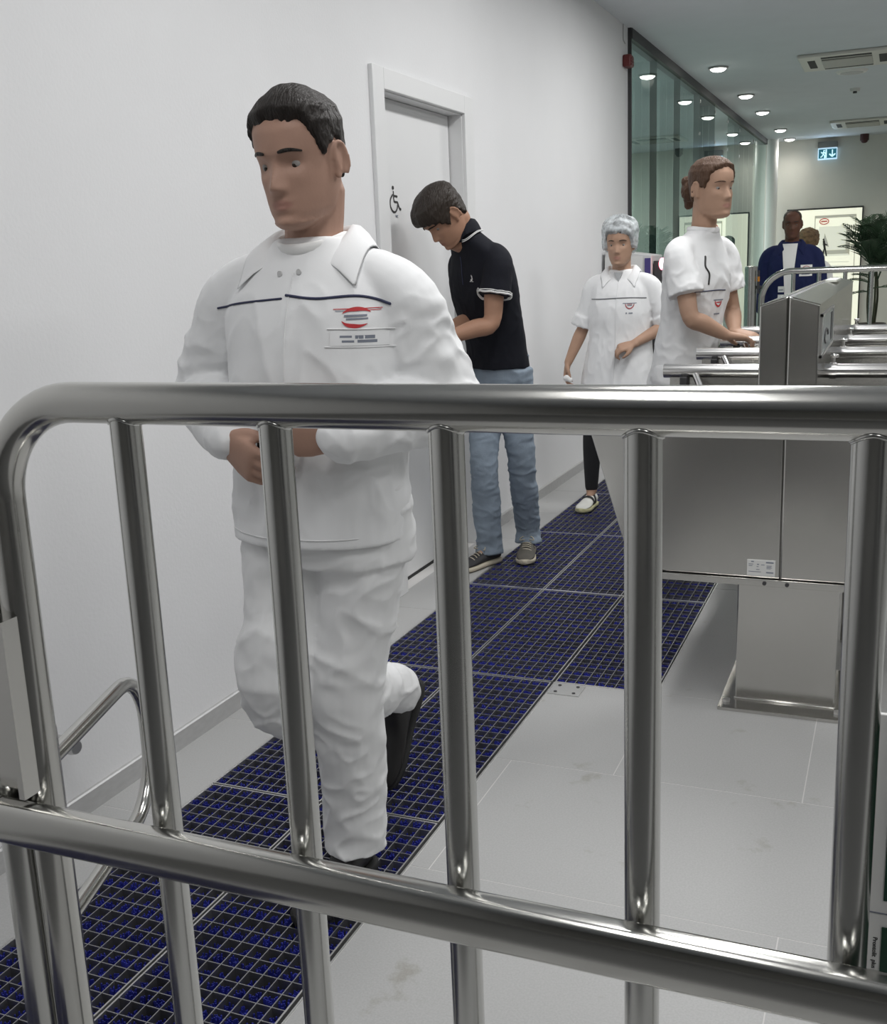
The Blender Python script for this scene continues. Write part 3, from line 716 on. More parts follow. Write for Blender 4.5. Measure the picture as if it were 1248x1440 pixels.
ex = thing('exit_sign', 'lit teal emergency exit sign with running figure and down arrow', 'sign', (-1.09, 17.98, 2.8))
g = G(); g.box(-1.235, -0.955, 17.93, WYF, 2.935, 3.02); mesh('housing', g, mat('sign_housing', (0.20, 0.20, 0.19), 0.6), ex, bevel=0.005)
g = G(); g.box(-1.232, -0.958, 17.985, 18.0, 2.765, 2.935); mesh('light_edge', g, mat('sign_edge', (0.5, 0.72, 0.9), 0.5, emit=0.9), ex)
g = G(); g.box(-1.222, -0.968, 17.980, 17.986, 2.785, 2.918); mesh('panel', g, mat('sign_teal', (0.015, 0.10, 0.14), 0.4, emit=0.9), ex)
M_SGW = mat('sign_white', (0.55, 0.82, 0.88), 0.4, emit=1.0)
g = G(); yy0, yy1 = 17.976, 17.981
g.prism([(-1.052, 2.845), (-1.072, 2.85), (-1.07, 2.83), (-1.026, 2.797), (-0.982, 2.83), (-0.98, 2.85), (-1.0, 2.845), (-1.026, 2.82)], 'y', yy0, yy1); g.box(-1.034, -1.018, yy0, yy1, 2.82, 2.905)
mesh('down_arrow', g, M_SGW, ex)
g = G(); g.box(-1.125, -1.105, yy0, yy1, 2.79, 2.912); g.ball((-1.145, yy0, 2.897), (0.011, 0.003, 0.011), n=6)
for pts in ([(-1.15, 2.88), (-1.155, 2.845)], [(-1.155, 2.845), (-1.135, 2.825), (-1.135, 2.79)], [(-1.155, 2.845), (-1.175, 2.81), (-1.19, 2.805)], [(-1.15, 2.875), (-1.175, 2.86), (-1.185, 2.875)], [(-1.15, 2.875), (-1.13, 2.86), (-1.125, 2.85)]):
    g.tube([(x, yy0, z) for x, z in pts], 0.0075, n=6, smooth=False)
mesh('running_figure', g, M_SGW, ex)
area_light('exit_sign_lamp', (-1.095, 17.96, 2.85), 0.25, 0.1, 1.5, (0.55, 0.75, 1.0)).rotation_euler = (math.radians(-90), 0, 0)

# ================================================================= CEILING FITTINGS
M_GLOW = mat('lamp_diffuser', (1, 1, 1), 0.5, emit=14.0, emit_col=(1, 0.97, 0.9))
M_RIM = mat('lamp_rim', (0.35, 0.35, 0.35), 0.5)
dl_y = (10.60, 12.55, 14.10, 16.25, 17.62)
dl_lab = {10.60: 'nearest', 12.55: 'second', 14.10: 'middle', 16.25: 'fourth', 17.62: 'farthest'}
def downlight(x, y, label, power=DOWN_POWER):
    t = thing('downlight', label, 'lamp', (x, y, CEIL), 'recessed round downlights along the glass')
    g = G(); R = []
    for (r, z) in ((0.090, CEIL - 0.001), (0.088, CEIL - 0.014), (0.072, CEIL - 0.018), (0.072, CEIL - 0.001)):
        R.append([(x + r * math.cos(a), y + r * math.sin(a), z) for a in np.arange(28) * 2 * math.pi / 28])
    g.rings(R, cap=False); mesh('rim', g, M_RIM, t, auto=40)
    g = G(); g.ball((x, y, CEIL - 0.012), (0.071, 0.071, 0.030), n=12); mesh('diffuser', g, M_GLOW, t, smooth=True)
    l = bpy.data.lights.new('downlight_lamp', 'SPOT'); l.energy = power; l.spot_size = math.radians(165); l.spot_blend = 1.0; l.shadow_soft_size = 0.06; l.color = (1, 0.96, 0.88)
    o = bpy.data.objects.new('downlight_lamp', l); COL.objects.link(o); o.parent = t; o.location = (0, 0, -0.06)
for y in dl_y: downlight(-1.62, y, '%s of the round ceiling downlights along the glass partition' % dl_lab[y], DOWN_POWER * (0.30 if y > 17 else 0.65))
for i, (x, y) in enumerate(((1.0, 9.4), (1.0, 12.55), (1.0, 16.0))):  # unseen downlights added to brighten the hall and its ceiling
    downlight(x, y, '%s added fill downlight, out of view over the right hand side of hall' % ('nearest', 'middle', 'farthest')[i], DOWN_POWER * 2.6)

def cassette(x, y, s, label):
    t = thing('air_conditioner', label, 'air conditioner', (x, y, CEIL), 'ceiling air conditioning cassettes')
    M_AC = mat('cassette_grey', (0.62, 0.61, 0.56), 0.5); h = s / 2
    g = G(); g.box(x - h, x + h, y - h, y + h, CEIL - 0.03, CEIL); mesh('fascia', g, M_AC, t, bevel=0.012)
    q = h * 0.52
    g = G(); g.box(x - q, x + q, y - q, y + q, CEIL - 0.036, CEIL - 0.028); mesh('grille_plate', g, mat('grille_dark', (0.16, 0.16, 0.15), 0.6), t)
    for i in range(11):
        yy = y - q + (i + 0.5) * 2 * q / 11
        g = G(); g.box(x - q, x + q, yy - 0.012, yy + 0.005, CEIL - 0.044, CEIL - 0.035); mesh('slat', g, M_AC, t)
    for (x0, x1, y0, y1) in ((x - q, x + q, y + h * 0.66, y + h * 0.82), (x - q, x + q, y - h * 0.82, y - h * 0.66), (x - h * 0.82, x - h * 0.66, y - q, y + q), (x + h * 0.66, x + h * 0.82, y - q, y + q)):
        g = G(); g.box(x0, x1, y0, y1, CEIL - 0.033, CEIL - 0.029); mesh('air_slot', g, M_DARK, t)
cassette(-0.52, 10.82, 0.80, 'square air conditioning cassette in ceiling nearest the camera')
cassette(-0.55, 16.15, 0.80, 'square air conditioning cassette in ceiling near the far wall')
t = thing('ceiling_speaker', 'pale round ceiling speaker ring between the two air conditioners', 'speaker', (-0.516, 11.6, CEIL))
g = G(); g.cyl((-0.516, 11.62, CEIL), (-0.516, 11.62, CEIL - 0.018), 0.15, n=32, r1=0.13); mesh('ring', g, mat('speaker_white', (0.72, 0.71, 0.68), 0.5), t, auto=40)
g = G(); g.cyl((-0.516, 11.62, CEIL - 0.018), (-0.516, 11.62, CEIL - 0.021), 0.105, n=32); mesh('mesh_cover', g, mat('speaker_mesh', (0.5, 0.5, 0.5), 0.6), t)
t = thing('smoke_detector', 'small round smoke detector in the middle of ceiling', 'detector', (-0.53, 12.85, CEIL))
g = G(); g.cyl((-0.53, 12.85, CEIL), (-0.53, 12.85, CEIL - 0.03), 0.055, n=24, r1=0.045); mesh('base', g, mat('detector_white', (0.6, 0.6, 0.58), 0.5), t, auto=40)
g = G(); g.cyl((-0.53, 12.85, CEIL - 0.03), (-0.53, 12.85, CEIL - 0.05), 0.02, n=16); mesh('sensor', g, M_CHAN, t, auto=40)
t = thing('sounder', 'small dark red sounder hanging from ceiling above far wall', 'alarm', (-0.575, 17.85, CEIL))
g = G(); g.cyl((-0.575, 17.85, CEIL), (-0.575, 17.85, CEIL - 0.09), 0.062, n=20); mesh('base', g, mat('dark_red', (0.06, 0.015, 0.015), 0.5), t, auto=40)
g = G(); g.ball((-0.575, 17.85, CEIL - 0.09), (0.05, 0.05, 0.04), n=8); mesh('dome', g, mat('dark_red', (0.06, 0.015, 0.015), 0.5), t, smooth=True)
CL_LAB = ('nearest one along left wall', 'second one along left wall', 'third one along left wall', 'behind the camera', 'over the open floor', 'over the turnstile', 'farthest one along left wall')
for i, (x, y, w) in enumerate(NEAR_PANELS):
    t = thing('ceiling_light', 'long white rectangular ceiling light over the entrance, ' + CL_LAB[i], 'lamp', (x, y, CEIL), 'ceiling panel lights over the entrance')
    g = G()
    for (x0, x1, y0, y1) in ((-0.17, -0.145, -0.62, 0.62), (0.145, 0.17, -0.62, 0.62), (-0.145, 0.145, -0.62, -0.585), (-0.145, 0.145, 0.585, 0.62)): g.box(x + x0, x + x1, y + y0, y + y1, CEIL - 0.04, CEIL)
    mesh('housing', g, M_WHITE, t)

# ================================================================= POTTED PALM
pm = thing('potted_palm', 'tall dark green potted palm standing by the far wall', 'plant', (-0.38, 16.6, 0))
bxp, byp = -0.33, 16.6
g = G(); g.cyl((bxp, byp, 0), (bxp, byp, 0.38), 0.15, n=24, r1=0.20); mesh('pot', g, mat('pot_grey', (0.10, 0.10, 0.10), 0.5), pm, auto=40)
g = G(); g.cyl((bxp, byp, 0.35), (bxp, byp, 0.384), 0.18, n=24); mesh('soil', g, mat('soil', (0.03, 0.02, 0.015), 0.95), pm)
M_LEAF = mat('palm_leaf', (0.026, 0.060, 0.028), 0.45, vary=0.3, vscale=6)
rg = random.Random(5)
def frond(base, az, elev, length, droop, nl=15):
    g = G(); d = np.array((math.cos(az) * math.cos(elev), math.sin(az) * math.cos(elev), math.sin(elev)))
    pts = [np.array(base) + d * length * t - np.array((0, 0, 1)) * droop * t * t * length for t in np.linspace(0, 1, 9)]
    g.tube(pts, np.linspace(0.010, 0.003, 9), n=6, smooth=False)
    for i in range(nl):
        t = 0.18 + 0.82 * i / (nl - 1); k = min(int(t * 8), 7); p = pts[k] + (pts[k + 1] - pts[k]) * (t * 8 - k)
        ax = pts[k + 1] - pts[k]; ax /= np.linalg.norm(ax); side = np.cross(ax, (0, 0, 1)); side /= max(np.linalg.norm(side), 1e-6); upv = np.cross(side, ax)
        ll = length * 0.46 * math.sin(math.pi * min(0.97, 0.22 + 0.75 * t)) * rg.uniform(0.85, 1.1)
        for s in (-1, 1):
            dr = side * s * 0.72 + ax * 0.75 + upv * 0.25; dr /= np.linalg.norm(dr); w = 0.014
            wv = np.cross(dr, upv); wv /= max(np.linalg.norm(wv), 1e-6)
            m = p + dr * ll * 0.5 + np.array((0, 0, -0.02)) * ll; e = p + dr * ll - np.array((0, 0, 0.22)) * ll
            g.add([p, m + wv * w, e, m - wv * w, m + upv * 0.004], [(0, 1, 4), (1, 2, 4), (2, 3, 4), (3, 0, 4)])
    mesh('frond', g, M_LEAF, pm)
for i in range(4):
    a = i * 1.6 + 0.4; top = (bxp + 0.06 * math.cos(a), byp + 0.06 * math.sin(a), 0.98 + 0.11 * i)
    g = G(); g.tube([(bxp + 0.04 * math.cos(a), byp + 0.04 * math.sin(a), 0.36), (bxp + 0.07 * math.cos(a), byp + 0.05 * math.sin(a), 0.7), top], [0.018, 0.015, 0.013], n=8); mesh('stem', g, mat('palm_stem', (0.035, 0.04, 0.02), 0.7), pm, smooth=True)
    for j in range(5):
        frond(top, a + j * 1.27 + rg.uniform(-.3, .3), rg.uniform(0.75, 1.4), rg.uniform(0.65, 0.95), rg.uniform(0.12, 0.42))
for j, (az, el, L_) in enumerate(((3.3, 0.8, 0.7), (2.8, 1.15, 0.75), (3.9, 1.3, 0.85), (0.2, 1.2, 0.85), (3.14, 0.15, 0.4), (0.1, 0.2, 0.5), (3.5, 0.5, 0.45), (2.6, 0.6, 0.4), (5.0, 0.8, 0.5), (0.6, 0.6, 0.45))):
    frond((bxp, byp, 1.2 if j < 4 else 0.62 + 0.05 * j), az, el, L_, 0.35)

# ================================================================= PEOPLE
A_ = np.array
def unit(v): v = A_(v, float); return v / np.linalg.norm(v)
def basis(f, pitch=0.0, roll=0.0):
    """columns: left, forward, up of a body part that faces f (pitch > 0 looks down, roll > 0 leans to its left)"""
    F = unit((f[0], f[1], 0)); L = A_((-F[1], F[0], 0)) * 1.0
    U = A_((0, 0, 1.0))
    # left of a person facing F is up x forward
    L = np.cross(U, F)
    F2 = F * math.cos(pitch) - U * math.sin(pitch); U2 = U * math.cos(pitch) + F * math.sin(pitch)
    L3 = L * math.cos(roll) - U2 * math.sin(roll); U3 = U2 * math.cos(roll) + L * math.sin(roll)
    return np.column_stack([L3, F2, U3])

HZ = [-0.124, -0.118, -0.106, -0.088, -0.066, -0.040, -0.012, 0.015, 0.040, 0.065, 0.088, 0.106, 0.117, 0.121]
HW = [0.012, 0.030, 0.048, 0.059, 0.0645, 0.068, 0.0705, 0.073, 0.0755, 0.076, 0.0695, 0.052, 0.030, 0.010]
HF = [0.060, 0.080, 0.091, 0.092, 0.091, 0.090, 0.088, 0.090, 0.093, 0.089, 0.075, 0.050, 0.026, 0.006]
HB = [-0.030, -0.015, 0.018, 0.045, 0.066, 0.083, 0.094, 0.101, 0.104, 0.102, 0.091, 0.068, 0.040, 0.012]
def head_surface(z, a):
    """point of the bare skull and face at height z, angle a from straight ahead towards the left"""
    w, f, b = np.interp(z, HZ, HW), np.interp(z, HZ, HF), np.interp(z, HZ, HB)
    s, c = math.sin(a), math.cos(a)
    yc = (f - b) * 0.5 if b < 0.02 else 0.0
    s2 = math.copysign(abs(s) ** 0.9, s); c2 = math.copysign(abs(c) ** 0.9, c)
    if b < 0.02: y = yc + (f + b) * 0.5 * c2
    else: y = f * c2 if c > 0 else b * c2
    return A_((w * s2, y, z))
def sm(x, a, b): t = min(1, max(0, (x - a) / (b - a))); return t * t * (3 - 2 * t)
def face_point(z, a, female=False):
    p = head_surface(z, a); x, y = p[0], p[1]
    if y > 0.02:
        e = math.exp; d = 0
        npf = sm(-z, -0.014, 0.036) * (1 - sm(-z, 0.038, 0.053))
        d += 0.023 * e(-(x / 0.0105) ** 2) * npf
        d += 0.011 * e(-((abs(x) - 0.012) / 0.007) ** 2 - ((z + 0.041) / 0.008) ** 2)
        d -= 0.013 * e(-((abs(x) - 0.033) / 0.018) ** 2 - ((z - 0.002) / 0.013) ** 2)
        d += (0.003 if female else 0.006) * e(-((abs(x) - 0.028) / 0.026) ** 2 - ((z - 0.024) / 0.008) ** 2)
        d += 0.0040 * e(-(x / 0.023) ** 2 - ((z + 0.066) / 0.0055) ** 2) + 0.0050 * e(-(x / 0.020) ** 2 - ((z + 0.0785) / 0.006) ** 2)
        d -= 0.003 * e(-(x / 0.024) ** 2 - ((z + 0.072) / 0.0025) ** 2) + 0.004 * e(-(x / 0.03) ** 2 - ((z + 0.091) / 0.006) ** 2)
        d += 0.007 * e(-(x / 0.02) ** 2 - ((z + 0.106) / 0.011) ** 2)
        d += 0.004 * e(-((abs(x) - 0.045) / 0.018) ** 2 - ((z + 0.022) / 0.016) ** 2)
        p = p + A_((0, d, 0))
    return p
def add_head(g, c, B, s, female=False):
    T = lambda p: A_(c) + B @ (A_(p) * s)
    zs = np.concatenate([np.linspace(-0.124, -0.1, 8), np.linspace(-0.096, 0.04, 40), np.linspace(0.046, 0.121, 18)])
    g.rings([[T(face_point(z, a, female)) for a in np.arange(64) * 2 * math.pi / 64] for z in zs])
    for sx in (-1, 1):          # ears: shell and rim
        ea = B @ np.column_stack([unit((1, -sx * 0.45 * 0 + 0, 0)), unit((0, 1, 0)), unit((0, 0, 1))])
        g.ball(T((sx * 0.077, -0.016, -0.006)), (0.008 * s, 0.016 * s, 0.029 * s), n=10, A=ea)
        ring = [T((sx * (0.084 + 0.004 * math.cos(t)), -0.019 - 0.017 * math.cos(t + 0.3), -0.002 + 0.031 * math.sin(t))) for t in np.linspace(-1.2, 4.0, 14)]
        g.tube(ring, 0.0048 * s, n=8, smooth=False)
        g.ball(T((sx * 0.079, -0.008, -0.033)), (0.006 * s, 0.007 * s, 0.009 * s), n=6, A=ea)
def head_bits(person, c, B, s, brow_mat, female=False, eye=None):
    T = lambda p: A_(c) + B @ (A_(p) * s)
    for sx in (-1, 1):
        ct = T((sx * 0.0325, 0.0615, 0.0))
        g = G(); g.ball(ct, 0.0125 * s, n=10)
        ir = T((sx * 0.0325, 0.0672, -0.0022)); g.ball(ir, 0.0074 * s, n=8, mi=1)
        mesh('eye', g, [eye or M_EYE, M_IRIS], person, smooth=True)
        pts = []
        for t in np.linspace(0, 1, 7):
            x = 0.014 + 0.038 * t; a = math.asin(min(0.95, x / 0.0735)); p = face_point(0.0245 + 0.004 * math.sin(t * 2.9) - 0.0035 * t, a, female); pts.append(T((sx * p[0], p[1] + 0.001, p[2])))
        g = G(); g.tube(pts, [(r * s * (0.7 if female else 1), 0.6 * r * s) for r in (0.0026, 0.0036, 0.0037, 0.0036, 0.0032, 0.0025, 0.0015)], n=8, sub=2, up=B[:, 2]); mesh('eyebrow', g, brow_mat, person, smooth=True)
def add_lids(g, c, B, s):
    T = lambda p: A_(c) + B @ (A_(p) * s)
    for sx in (-1, 1):
        g.ball(T((sx * 0.0325, 0.0590, 0.0092)), (0.0160 * s, 0.0155 * s, 0.0072 * s), n=10, A=B)
        g.ball(T((sx * 0.0325, 0.0560, -0.0115)), (0.0145 * s, 0.0110 * s, 0.0045 * s), n=8, A=B)
def lip_fn(c, B, s):
    Bi = np.linalg.inv(B)
    def fn(P):
        q = (P - A_(c)) @ Bi.T / s
        d = ((q[:, 2] + 0.0715) / 0.0105) ** 2 + (q[:, 0] / 0.024) ** 2
        return 0.6 * np.clip((1.25 - d) / 0.7, 0, 1) * (q[:, 1] > 0.065)
    return fn
HAIR_A = [0, 0.35, 0.7, 0.95, 1.12, 1.30, 1.48, 1.70, 1.95, 2.4, 3.15]
HAIR_Z = {'short': [0.073, 0.071, 0.068, 0.056, 0.030, -0.002, 0.006, 0.024, -0.004, -0.046, -0.056],
          'fringe': [0.034, 0.030, 0.024, 0.010, -0.010, -0.030, -0.012, 0.014, -0.030, -0.066, -0.072],
          'swept': [0.074, 0.070, 0.062, 0.046, 0.018, -0.012, -0.004, 0.018, -0.030, -0.060, -0.066],
          'bald': [0.095, 0.095, 0.088, 0.062, 0.030, -0.002, 0.006, 0.020, -0.022, -0.055, -0.062],
          'cap': [0.058, 0.056, 0.050, 0.036, 0.016, -0.012, -0.030, -0.040, -0.048, -0.060, -0.062]}
def hair_obj(person, c, B, s, style, mats, thick, top=0.0, noise_amp=0.004, name='hair', freq=(26, 26, 9), seed=0.0, lump=None):
    T = lambda p: A_(c) + B @ (A_(p) * s)
    N, zs = 96, np.concatenate([np.linspace(-0.085, 0.09, 64), np.linspace(0.092, 0.121, 14)])
    A = np.arange(N) * 2 * math.pi / N; P = []
    for z in zs:
        for a in A:
            aa = a if a <= math.pi else 2 * math.pi - a
            P.append((z, a, aa))
    base = A_([face_point(z, a) if z > -0.05 else head_surface(z, a) for z, a, aa in P])
    nz = pn(base * A_(freq) + seed); nz2 = pn(base * 70 + seed + 5)
    zh = np.interp([p[2] for p in P], HAIR_A, HAIR_Z[style])
    z = A_([p[0] for p in P]); mk = np.clip((z - zh + 0.012 * nz2 + 0.006 * nz) / 0.020, 0, 1); mk = mk * mk * (3 - 2 * mk)
    out = base - A_((0, 0, 0.02)); out /= np.linalg.norm(out, axis=1)[:, None]
    tk = thick + top * np.clip((z - 0.04) / 0.07, 0, 1) + noise_amp * (nz * 1.6 + nz2 * 0.7)
    if lump is not None: tk = tk + lump(base)
    off = -0.014 * (1 - mk) + tk * mk
    pts = base + out * off[:, None]
    g = G(); g.rings([[T(pts[k * N + i]) for i in range(N)] for k in range(len(zs))])
    return mesh(name, g, mats, person, smooth=True)

def hand(g, wrist, d, palm, thumb, curl=(0.5, 0.7, 0.5), s=1.0, spread=0.02, thumb_out=0.7):
    """d: towards the fingers, palm: out of the palm, thumb: towards the thumb side"""
    w = A_(wrist, float); d = unit(d); palm = unit(A_(palm) - d * (A_(palm) @ d)); th = unit(np.cross(d, palm)); th = th if th @ A_(thumb) > 0 else -th
    K = []
    for t, hw, hh in ((-0.02, 0.027, 0.020), (0.0, 0.027, 0.019), (0.025, 0.035, 0.0175), (0.06, 0.042, 0.0155), (0.085, 0.042, 0.0135), (0.094, 0.038, 0.010)):
        K.append([w + d * t * s + th * (hw * s * math.copysign(abs(math.cos(a)) ** 0.8, math.cos(a))) + palm * (hh * s * math.copysign(abs(math.sin(a)) ** 0.8, math.sin(a))) for a in np.arange(20) * 2 * math.pi / 20])
    g.rings(K)
    for i, (o, b, L) in enumerate(((0.031, 0.084, 0.072), (0.0105, 0.090, 0.080), (-0.0105, 0.086, 0.074), (-0.031, 0.076, 0.058))):
        p = w + d * b * s + th * o * s; dr = unit(d + th * (1.5 - i) * spread * 2); ang = 0; pts = [p - d * 0.02 * s, p]; rr = [0.0095, 0.0098]
        for c_, fr, r in zip(curl, (0.45, 0.30, 0.25), (0.0088, 0.0082, 0.0068)):
            ang += c_ * (1 + 0.08 * i); p = p + (dr * math.cos(ang) + palm * math.sin(ang)) * L * fr * s; pts.append(p); rr.append(r)
        g.tube(pts, [r * s for r in rr], n=10, sub=3)
    p0 = w + d * 0.022 * s + th * 0.022 * s; p1 = p0 + (d * 0.6 + th * thumb_out + palm * 0.35) * 0.036 * s; p2 = p1 + (d * 0.9 + th * thumb_out * 0.35 + palm * 0.45) * 0.030 * s; p3 = p2 + (d * 0.95 + palm * 0.5 - th * 0.1) * 0.022 * s
    g.tube([p0, p1, p2, p3], [0.015 * s, 0.0125 * s, 0.0105 * s, 0.008 * s], n=10, sub=3)

def shoe(person, heel, toe, up, mats, s=1.0, low=True, laces=None, strap=None, width=1.0, high=0.0):
    """mats: upper, sole"""
    heel, toe = A_(heel, float), A_(toe, float); d = toe - heel; Ln = np.linalg.norm(d); d /= Ln; up = unit(A_(up) - d * (A_(up) @ d)); sd = np.cross(up, d)
    S = [(-0.00, 0.018, 0.030, 0.055), (0.03, 0.028, 0.022, 0.072 + high), (0.12, 0.033, 0.02, 0.080 + high), (0.26, 0.034, 0.02, 0.084 + high), (0.36, 0.034, 0.02, 0.080 + high * 0.6), (0.50, 0.038, 0.02, 0.066), (0.66, 0.044, 0.02, 0.052), (0.80, 0.045, 0.02, 0.045), (0.92, 0.038, 0.02, 0.039), (0.98, 0.024, 0.02, 0.032), (1.0, 0.010, 0.022, 0.027)]
    K = crom(A_(S), 3); g = G(); R = []
    for t, w, z0, z1 in K:
        r = []
        for a in np.arange(24) * 2 * math.pi / 24:
            c, sn = math.cos(a), math.sin(a); wz = 1 - 0.22 * max(0, sn)
            r.append(heel + d * t * Ln + sd * (w * width * wz * math.copysign(abs(c) ** 0.75, c)) + up * ((z0 + z1) / 2 + (z1 - z0) / 2 * math.copysign(abs(sn) ** 0.8, sn)))
        R.append(r)
    g.rings(R); u = mesh('shoe', g, mats[0], person, smooth=True)
    g = G(); R = []
    for t, w, z0, z1 in K:
        r = []
        for a in np.arange(24) * 2 * math.pi / 24:
            c, sn = math.cos(a), math.sin(a)
            tt = -0.012 if t < 0.005 else (1.012 if t > 0.995 else t)
            r.append(heel + d * tt * Ln + sd * ((w + 0.004) * width * math.copysign(abs(c) ** 0.7, c)) + up * (0.013 + 0.0125 * math.copysign(abs(sn) ** 0.4, sn) + 0.004 * max(0, t - 0.8) * 5))
        R.append(r)
    g.rings(R); mesh('sole', g, mats[1], u, smooth=True)
    def top(t): i = int(np.argmin(np.abs(K[:, 0] - t))); return K[i, 1] * width, K[i, 3]
    if laces is not None:
        g = G()
        for t in (0.40, 0.46, 0.52, 0.58, 0.64):
            w, z = top(t); w *= 0.55
            g.tube([heel + d * (t + k * 0.02) * Ln + sd * w * k + up * (z - 0.006 * k * k + 0.002) for k in (-1, -0.5, 0, 0.5, 1)], 0.0028, n=6, sub=2)
        for k in (-1, 1):
            w, z = top(0.38); c0 = heel + d * 0.39 * Ln + up * (z + 0.004)
            g.tube([c0, c0 + sd * 0.02 * k + up * 0.014, c0 + sd * 0.035 * k + d * 0.02 + up * 0.002, c0 + sd * 0.012 * k + d * 0.006], 0.0026, n=6)
        mesh('laces', g, laces, u, smooth=True)
    if strap is not None:
        g = G()
        for t in (0.46, 0.30):
            w, z = top(t)
            g.tube([heel + d * t * Ln + sd * (w * 1.02) * math.cos(a) + up * (0.03 + (z - 0.028) * max(0, math.sin(a)) ** 0.7) for a in np.linspace(0.0, math.pi, 13)], [(0.004, 0.013)] * 13, n=8, smooth=False, up=up)
        mesh('strap', g, strap, u, smooth=True)
    return u

def torso_keys(neck, chest, waist, pelvis, L, F, w=1.0, dp=1.0):
    pass
def wrinkle(amp, f1, f2=None, A1=(1, 1, 1), seed=0.0):
    """cloth folds: sharp ridges of warped noise over soft swells"""
    f2 = f2 or f1 * 2.3
    def fn(P):
        q = P * A_(A1)
        wq = q * f1 * 1.4 + seed
        wp = np.column_stack([pn(wq + 11), pn(wq + 23), pn(wq + 37)])
        n1 = pn(q * f1 + wp * 0.55 + seed); n2 = pn(q * f2 + wp * 0.9 + seed + 5); n3 = pn(q * f2 * 1.9 + wp + seed + 9)
        r1 = np.clip(1 - np.abs(n1) * 3.2, 0, 1) ** 1.6; r2 = np.clip(1 - np.abs(n2) * 3.0, 0, 1) ** 1.8
        mask = np.clip(0.5 + 1.6 * pn(q * f1 * 0.6 + seed + 51), 0, 1)
        return amp * (0.75 * r1 * mask + 0.42 * r2 * (1 - 0.6 * mask) + 0.45 * n1 + 0.22 * n3 - 0.25)
    return fn
def drape(bvh, P, D, off):
    """push points along D onto the cloth, then out by off"""
    out = []
    for p in P:
        h = bvh.ray_cast(Vector(p) - Vector(D) * 0.6, Vector(D), 1.4)
        out.append(A_(h[0]) - A_(D) * off if h[0] is not None else A_(p))
    return out
def patch(name, parent, bvh, o, U, V, D, shapes, mats, off=0.0015, res=0.008):
    """flat marks sewn or printed on the cloth: shapes are (kind, numbers, material index)"""
    g = G(); o, U, V, D = (A_(q, float) for q in (o, U, V, D))
    def grid(pts2, nx, ny, mi, lift):
        P = drape(bvh, [o + U * u + V * v for u, v in pts2], D, off + lift)
        g.add(P, [(j * (nx + 1) + i, j * (nx + 1) + i + 1, (j + 1) * (nx + 1) + i + 1, (j + 1) * (nx + 1) + i) for j in range(ny) for i in range(nx)], mi)
    for k, (kind, q, mi) in enumerate(shapes):
        lift = 0.0004 * (q[-1] if kind != 'rect' or len(q) > 4 else 0)
        if kind == 'rect':
            u0, u1, v0, v1 = q[:4]; nx = max(1, int((u1 - u0) / res)); ny = max(1, int((v1 - v0) / res))
            grid([(u0 + (u1 - u0) * i / nx, v0 + (v1 - v0) * j / ny) for j in range(ny + 1) for i in range(nx + 1)], nx, ny, mi, lift)
        elif kind == 'arc':
            cu, cv, ru, rv, tk0, tk1, a0, a1, _ = q; n = 16; pts = []
            for j in (0, 1):
                for i in range(n + 1):
                    t = i / n; a = a0 + (a1 - a0) * t; tk = (tk0 + (tk1 - tk0) * math.sin(math.pi * t)) * j
                    pts.append((cu + (ru - tk) * math.cos(a), cv + (rv - tk) * math.sin(a)))
            grid(pts, n, 1, mi, lift)
    return mesh(name, g, mats, parent, smooth=True)
def seam_line(name, parent, bvh, pts, D, r, mat_, off=0.001, sub=8):
    P = drape(bvh, crom(A_(pts, float), sub), D, off)
    g = G(); g.tube(P, r, n=6, smooth=False); return mesh(name, g, mat_, parent, smooth=True)
def collar(name, parent, bvh, c, L, F, U, mat_, r=0.066, h=0.035, drop=0.045, tip=0.085, openang=0.55, tipx=0.09, flare=0.03, tk=0.003, fwd=0.0, gap=0.05):
    """turned-down collar: stand round the neck, leaf lying on the shoulders, two points in front"""
    g = G(); c, L, F, U = (A_(q, float) for q in (c, L, F, U)); n = 36; rows = [[], [], [], []]
    for i in range(n + 1):
        t = -1 + 2 * i / n; a = math.pi - 0.0 + t * (math.pi - openang)         # a measured from the front
        dr = L * math.sin(a) + F * math.cos(a); fr = max(0, abs(t) - 0.55) / 0.45
        base = c + dr * (r + 0.002) + F * (fwd + 0.012 * fr) - U * (0.055 * fr ** 1.3)
        top = base + U * h * (1 - 0.55 * fr) + dr * 0.004
        low = base + dr * (flare + 0.012) - U * (drop * (1 - fr) + 0.0 * fr) + U * h * 0.2 * (1 - fr)
        sgn = math.copysign(1, math.sin(a))
        tipp = base + L * sgn * tipx * 0.55 - U * tip + F * 0.02
        low = low * (1 - fr ** 1.5) + tipp * fr ** 1.5
        mid = (top + low) / 2 + dr * 0.010 + U * 0.012
        q = []
        for p in (mid, low):
            h_ = bvh.find_nearest(Vector(p))
            if h_[0] is not None:
                dv = A_(p) - A_(h_[0]); nn = A_(h_[1]); dd = dv @ nn
                if dd < 0.007: p = A_(h_[0]) + nn * 0.007
                elif dd > 0.02 and p is low: p = A_(h_[0]) + nn * 0.010
            q.append(p)
        rows[0].append(base - U * 0.01); rows[1].append(top); rows[2].append(q[0]); rows[3].append(q[1])
    V = [p for r_ in rows for p in r_]; m = n + 1
    Fc = [(j * m + i, j * m + i + 1, (j + 1) * m + i + 1, (j + 1) * m + i) for j in range(3) for i in range(n)]
    g.add(V, Fc)
    o = mesh(name, g, mat_, parent, smooth=True)
    md = o.modifiers.new('t', 'SOLIDIFY'); md.thickness = tk; md.offset = 0
    sb = o.modifiers.new('s', 'SUBSURF'); sb.levels = 1; sb.render_levels = 1
    return o
def button(parent, p, D, r=0.006, mat_=None):
    g = G(); p = A_(p); g.cyl(p, p - A_(D) * 0.003, r, n=14); mesh('button', g, mat_ or M_WHITE, parent)

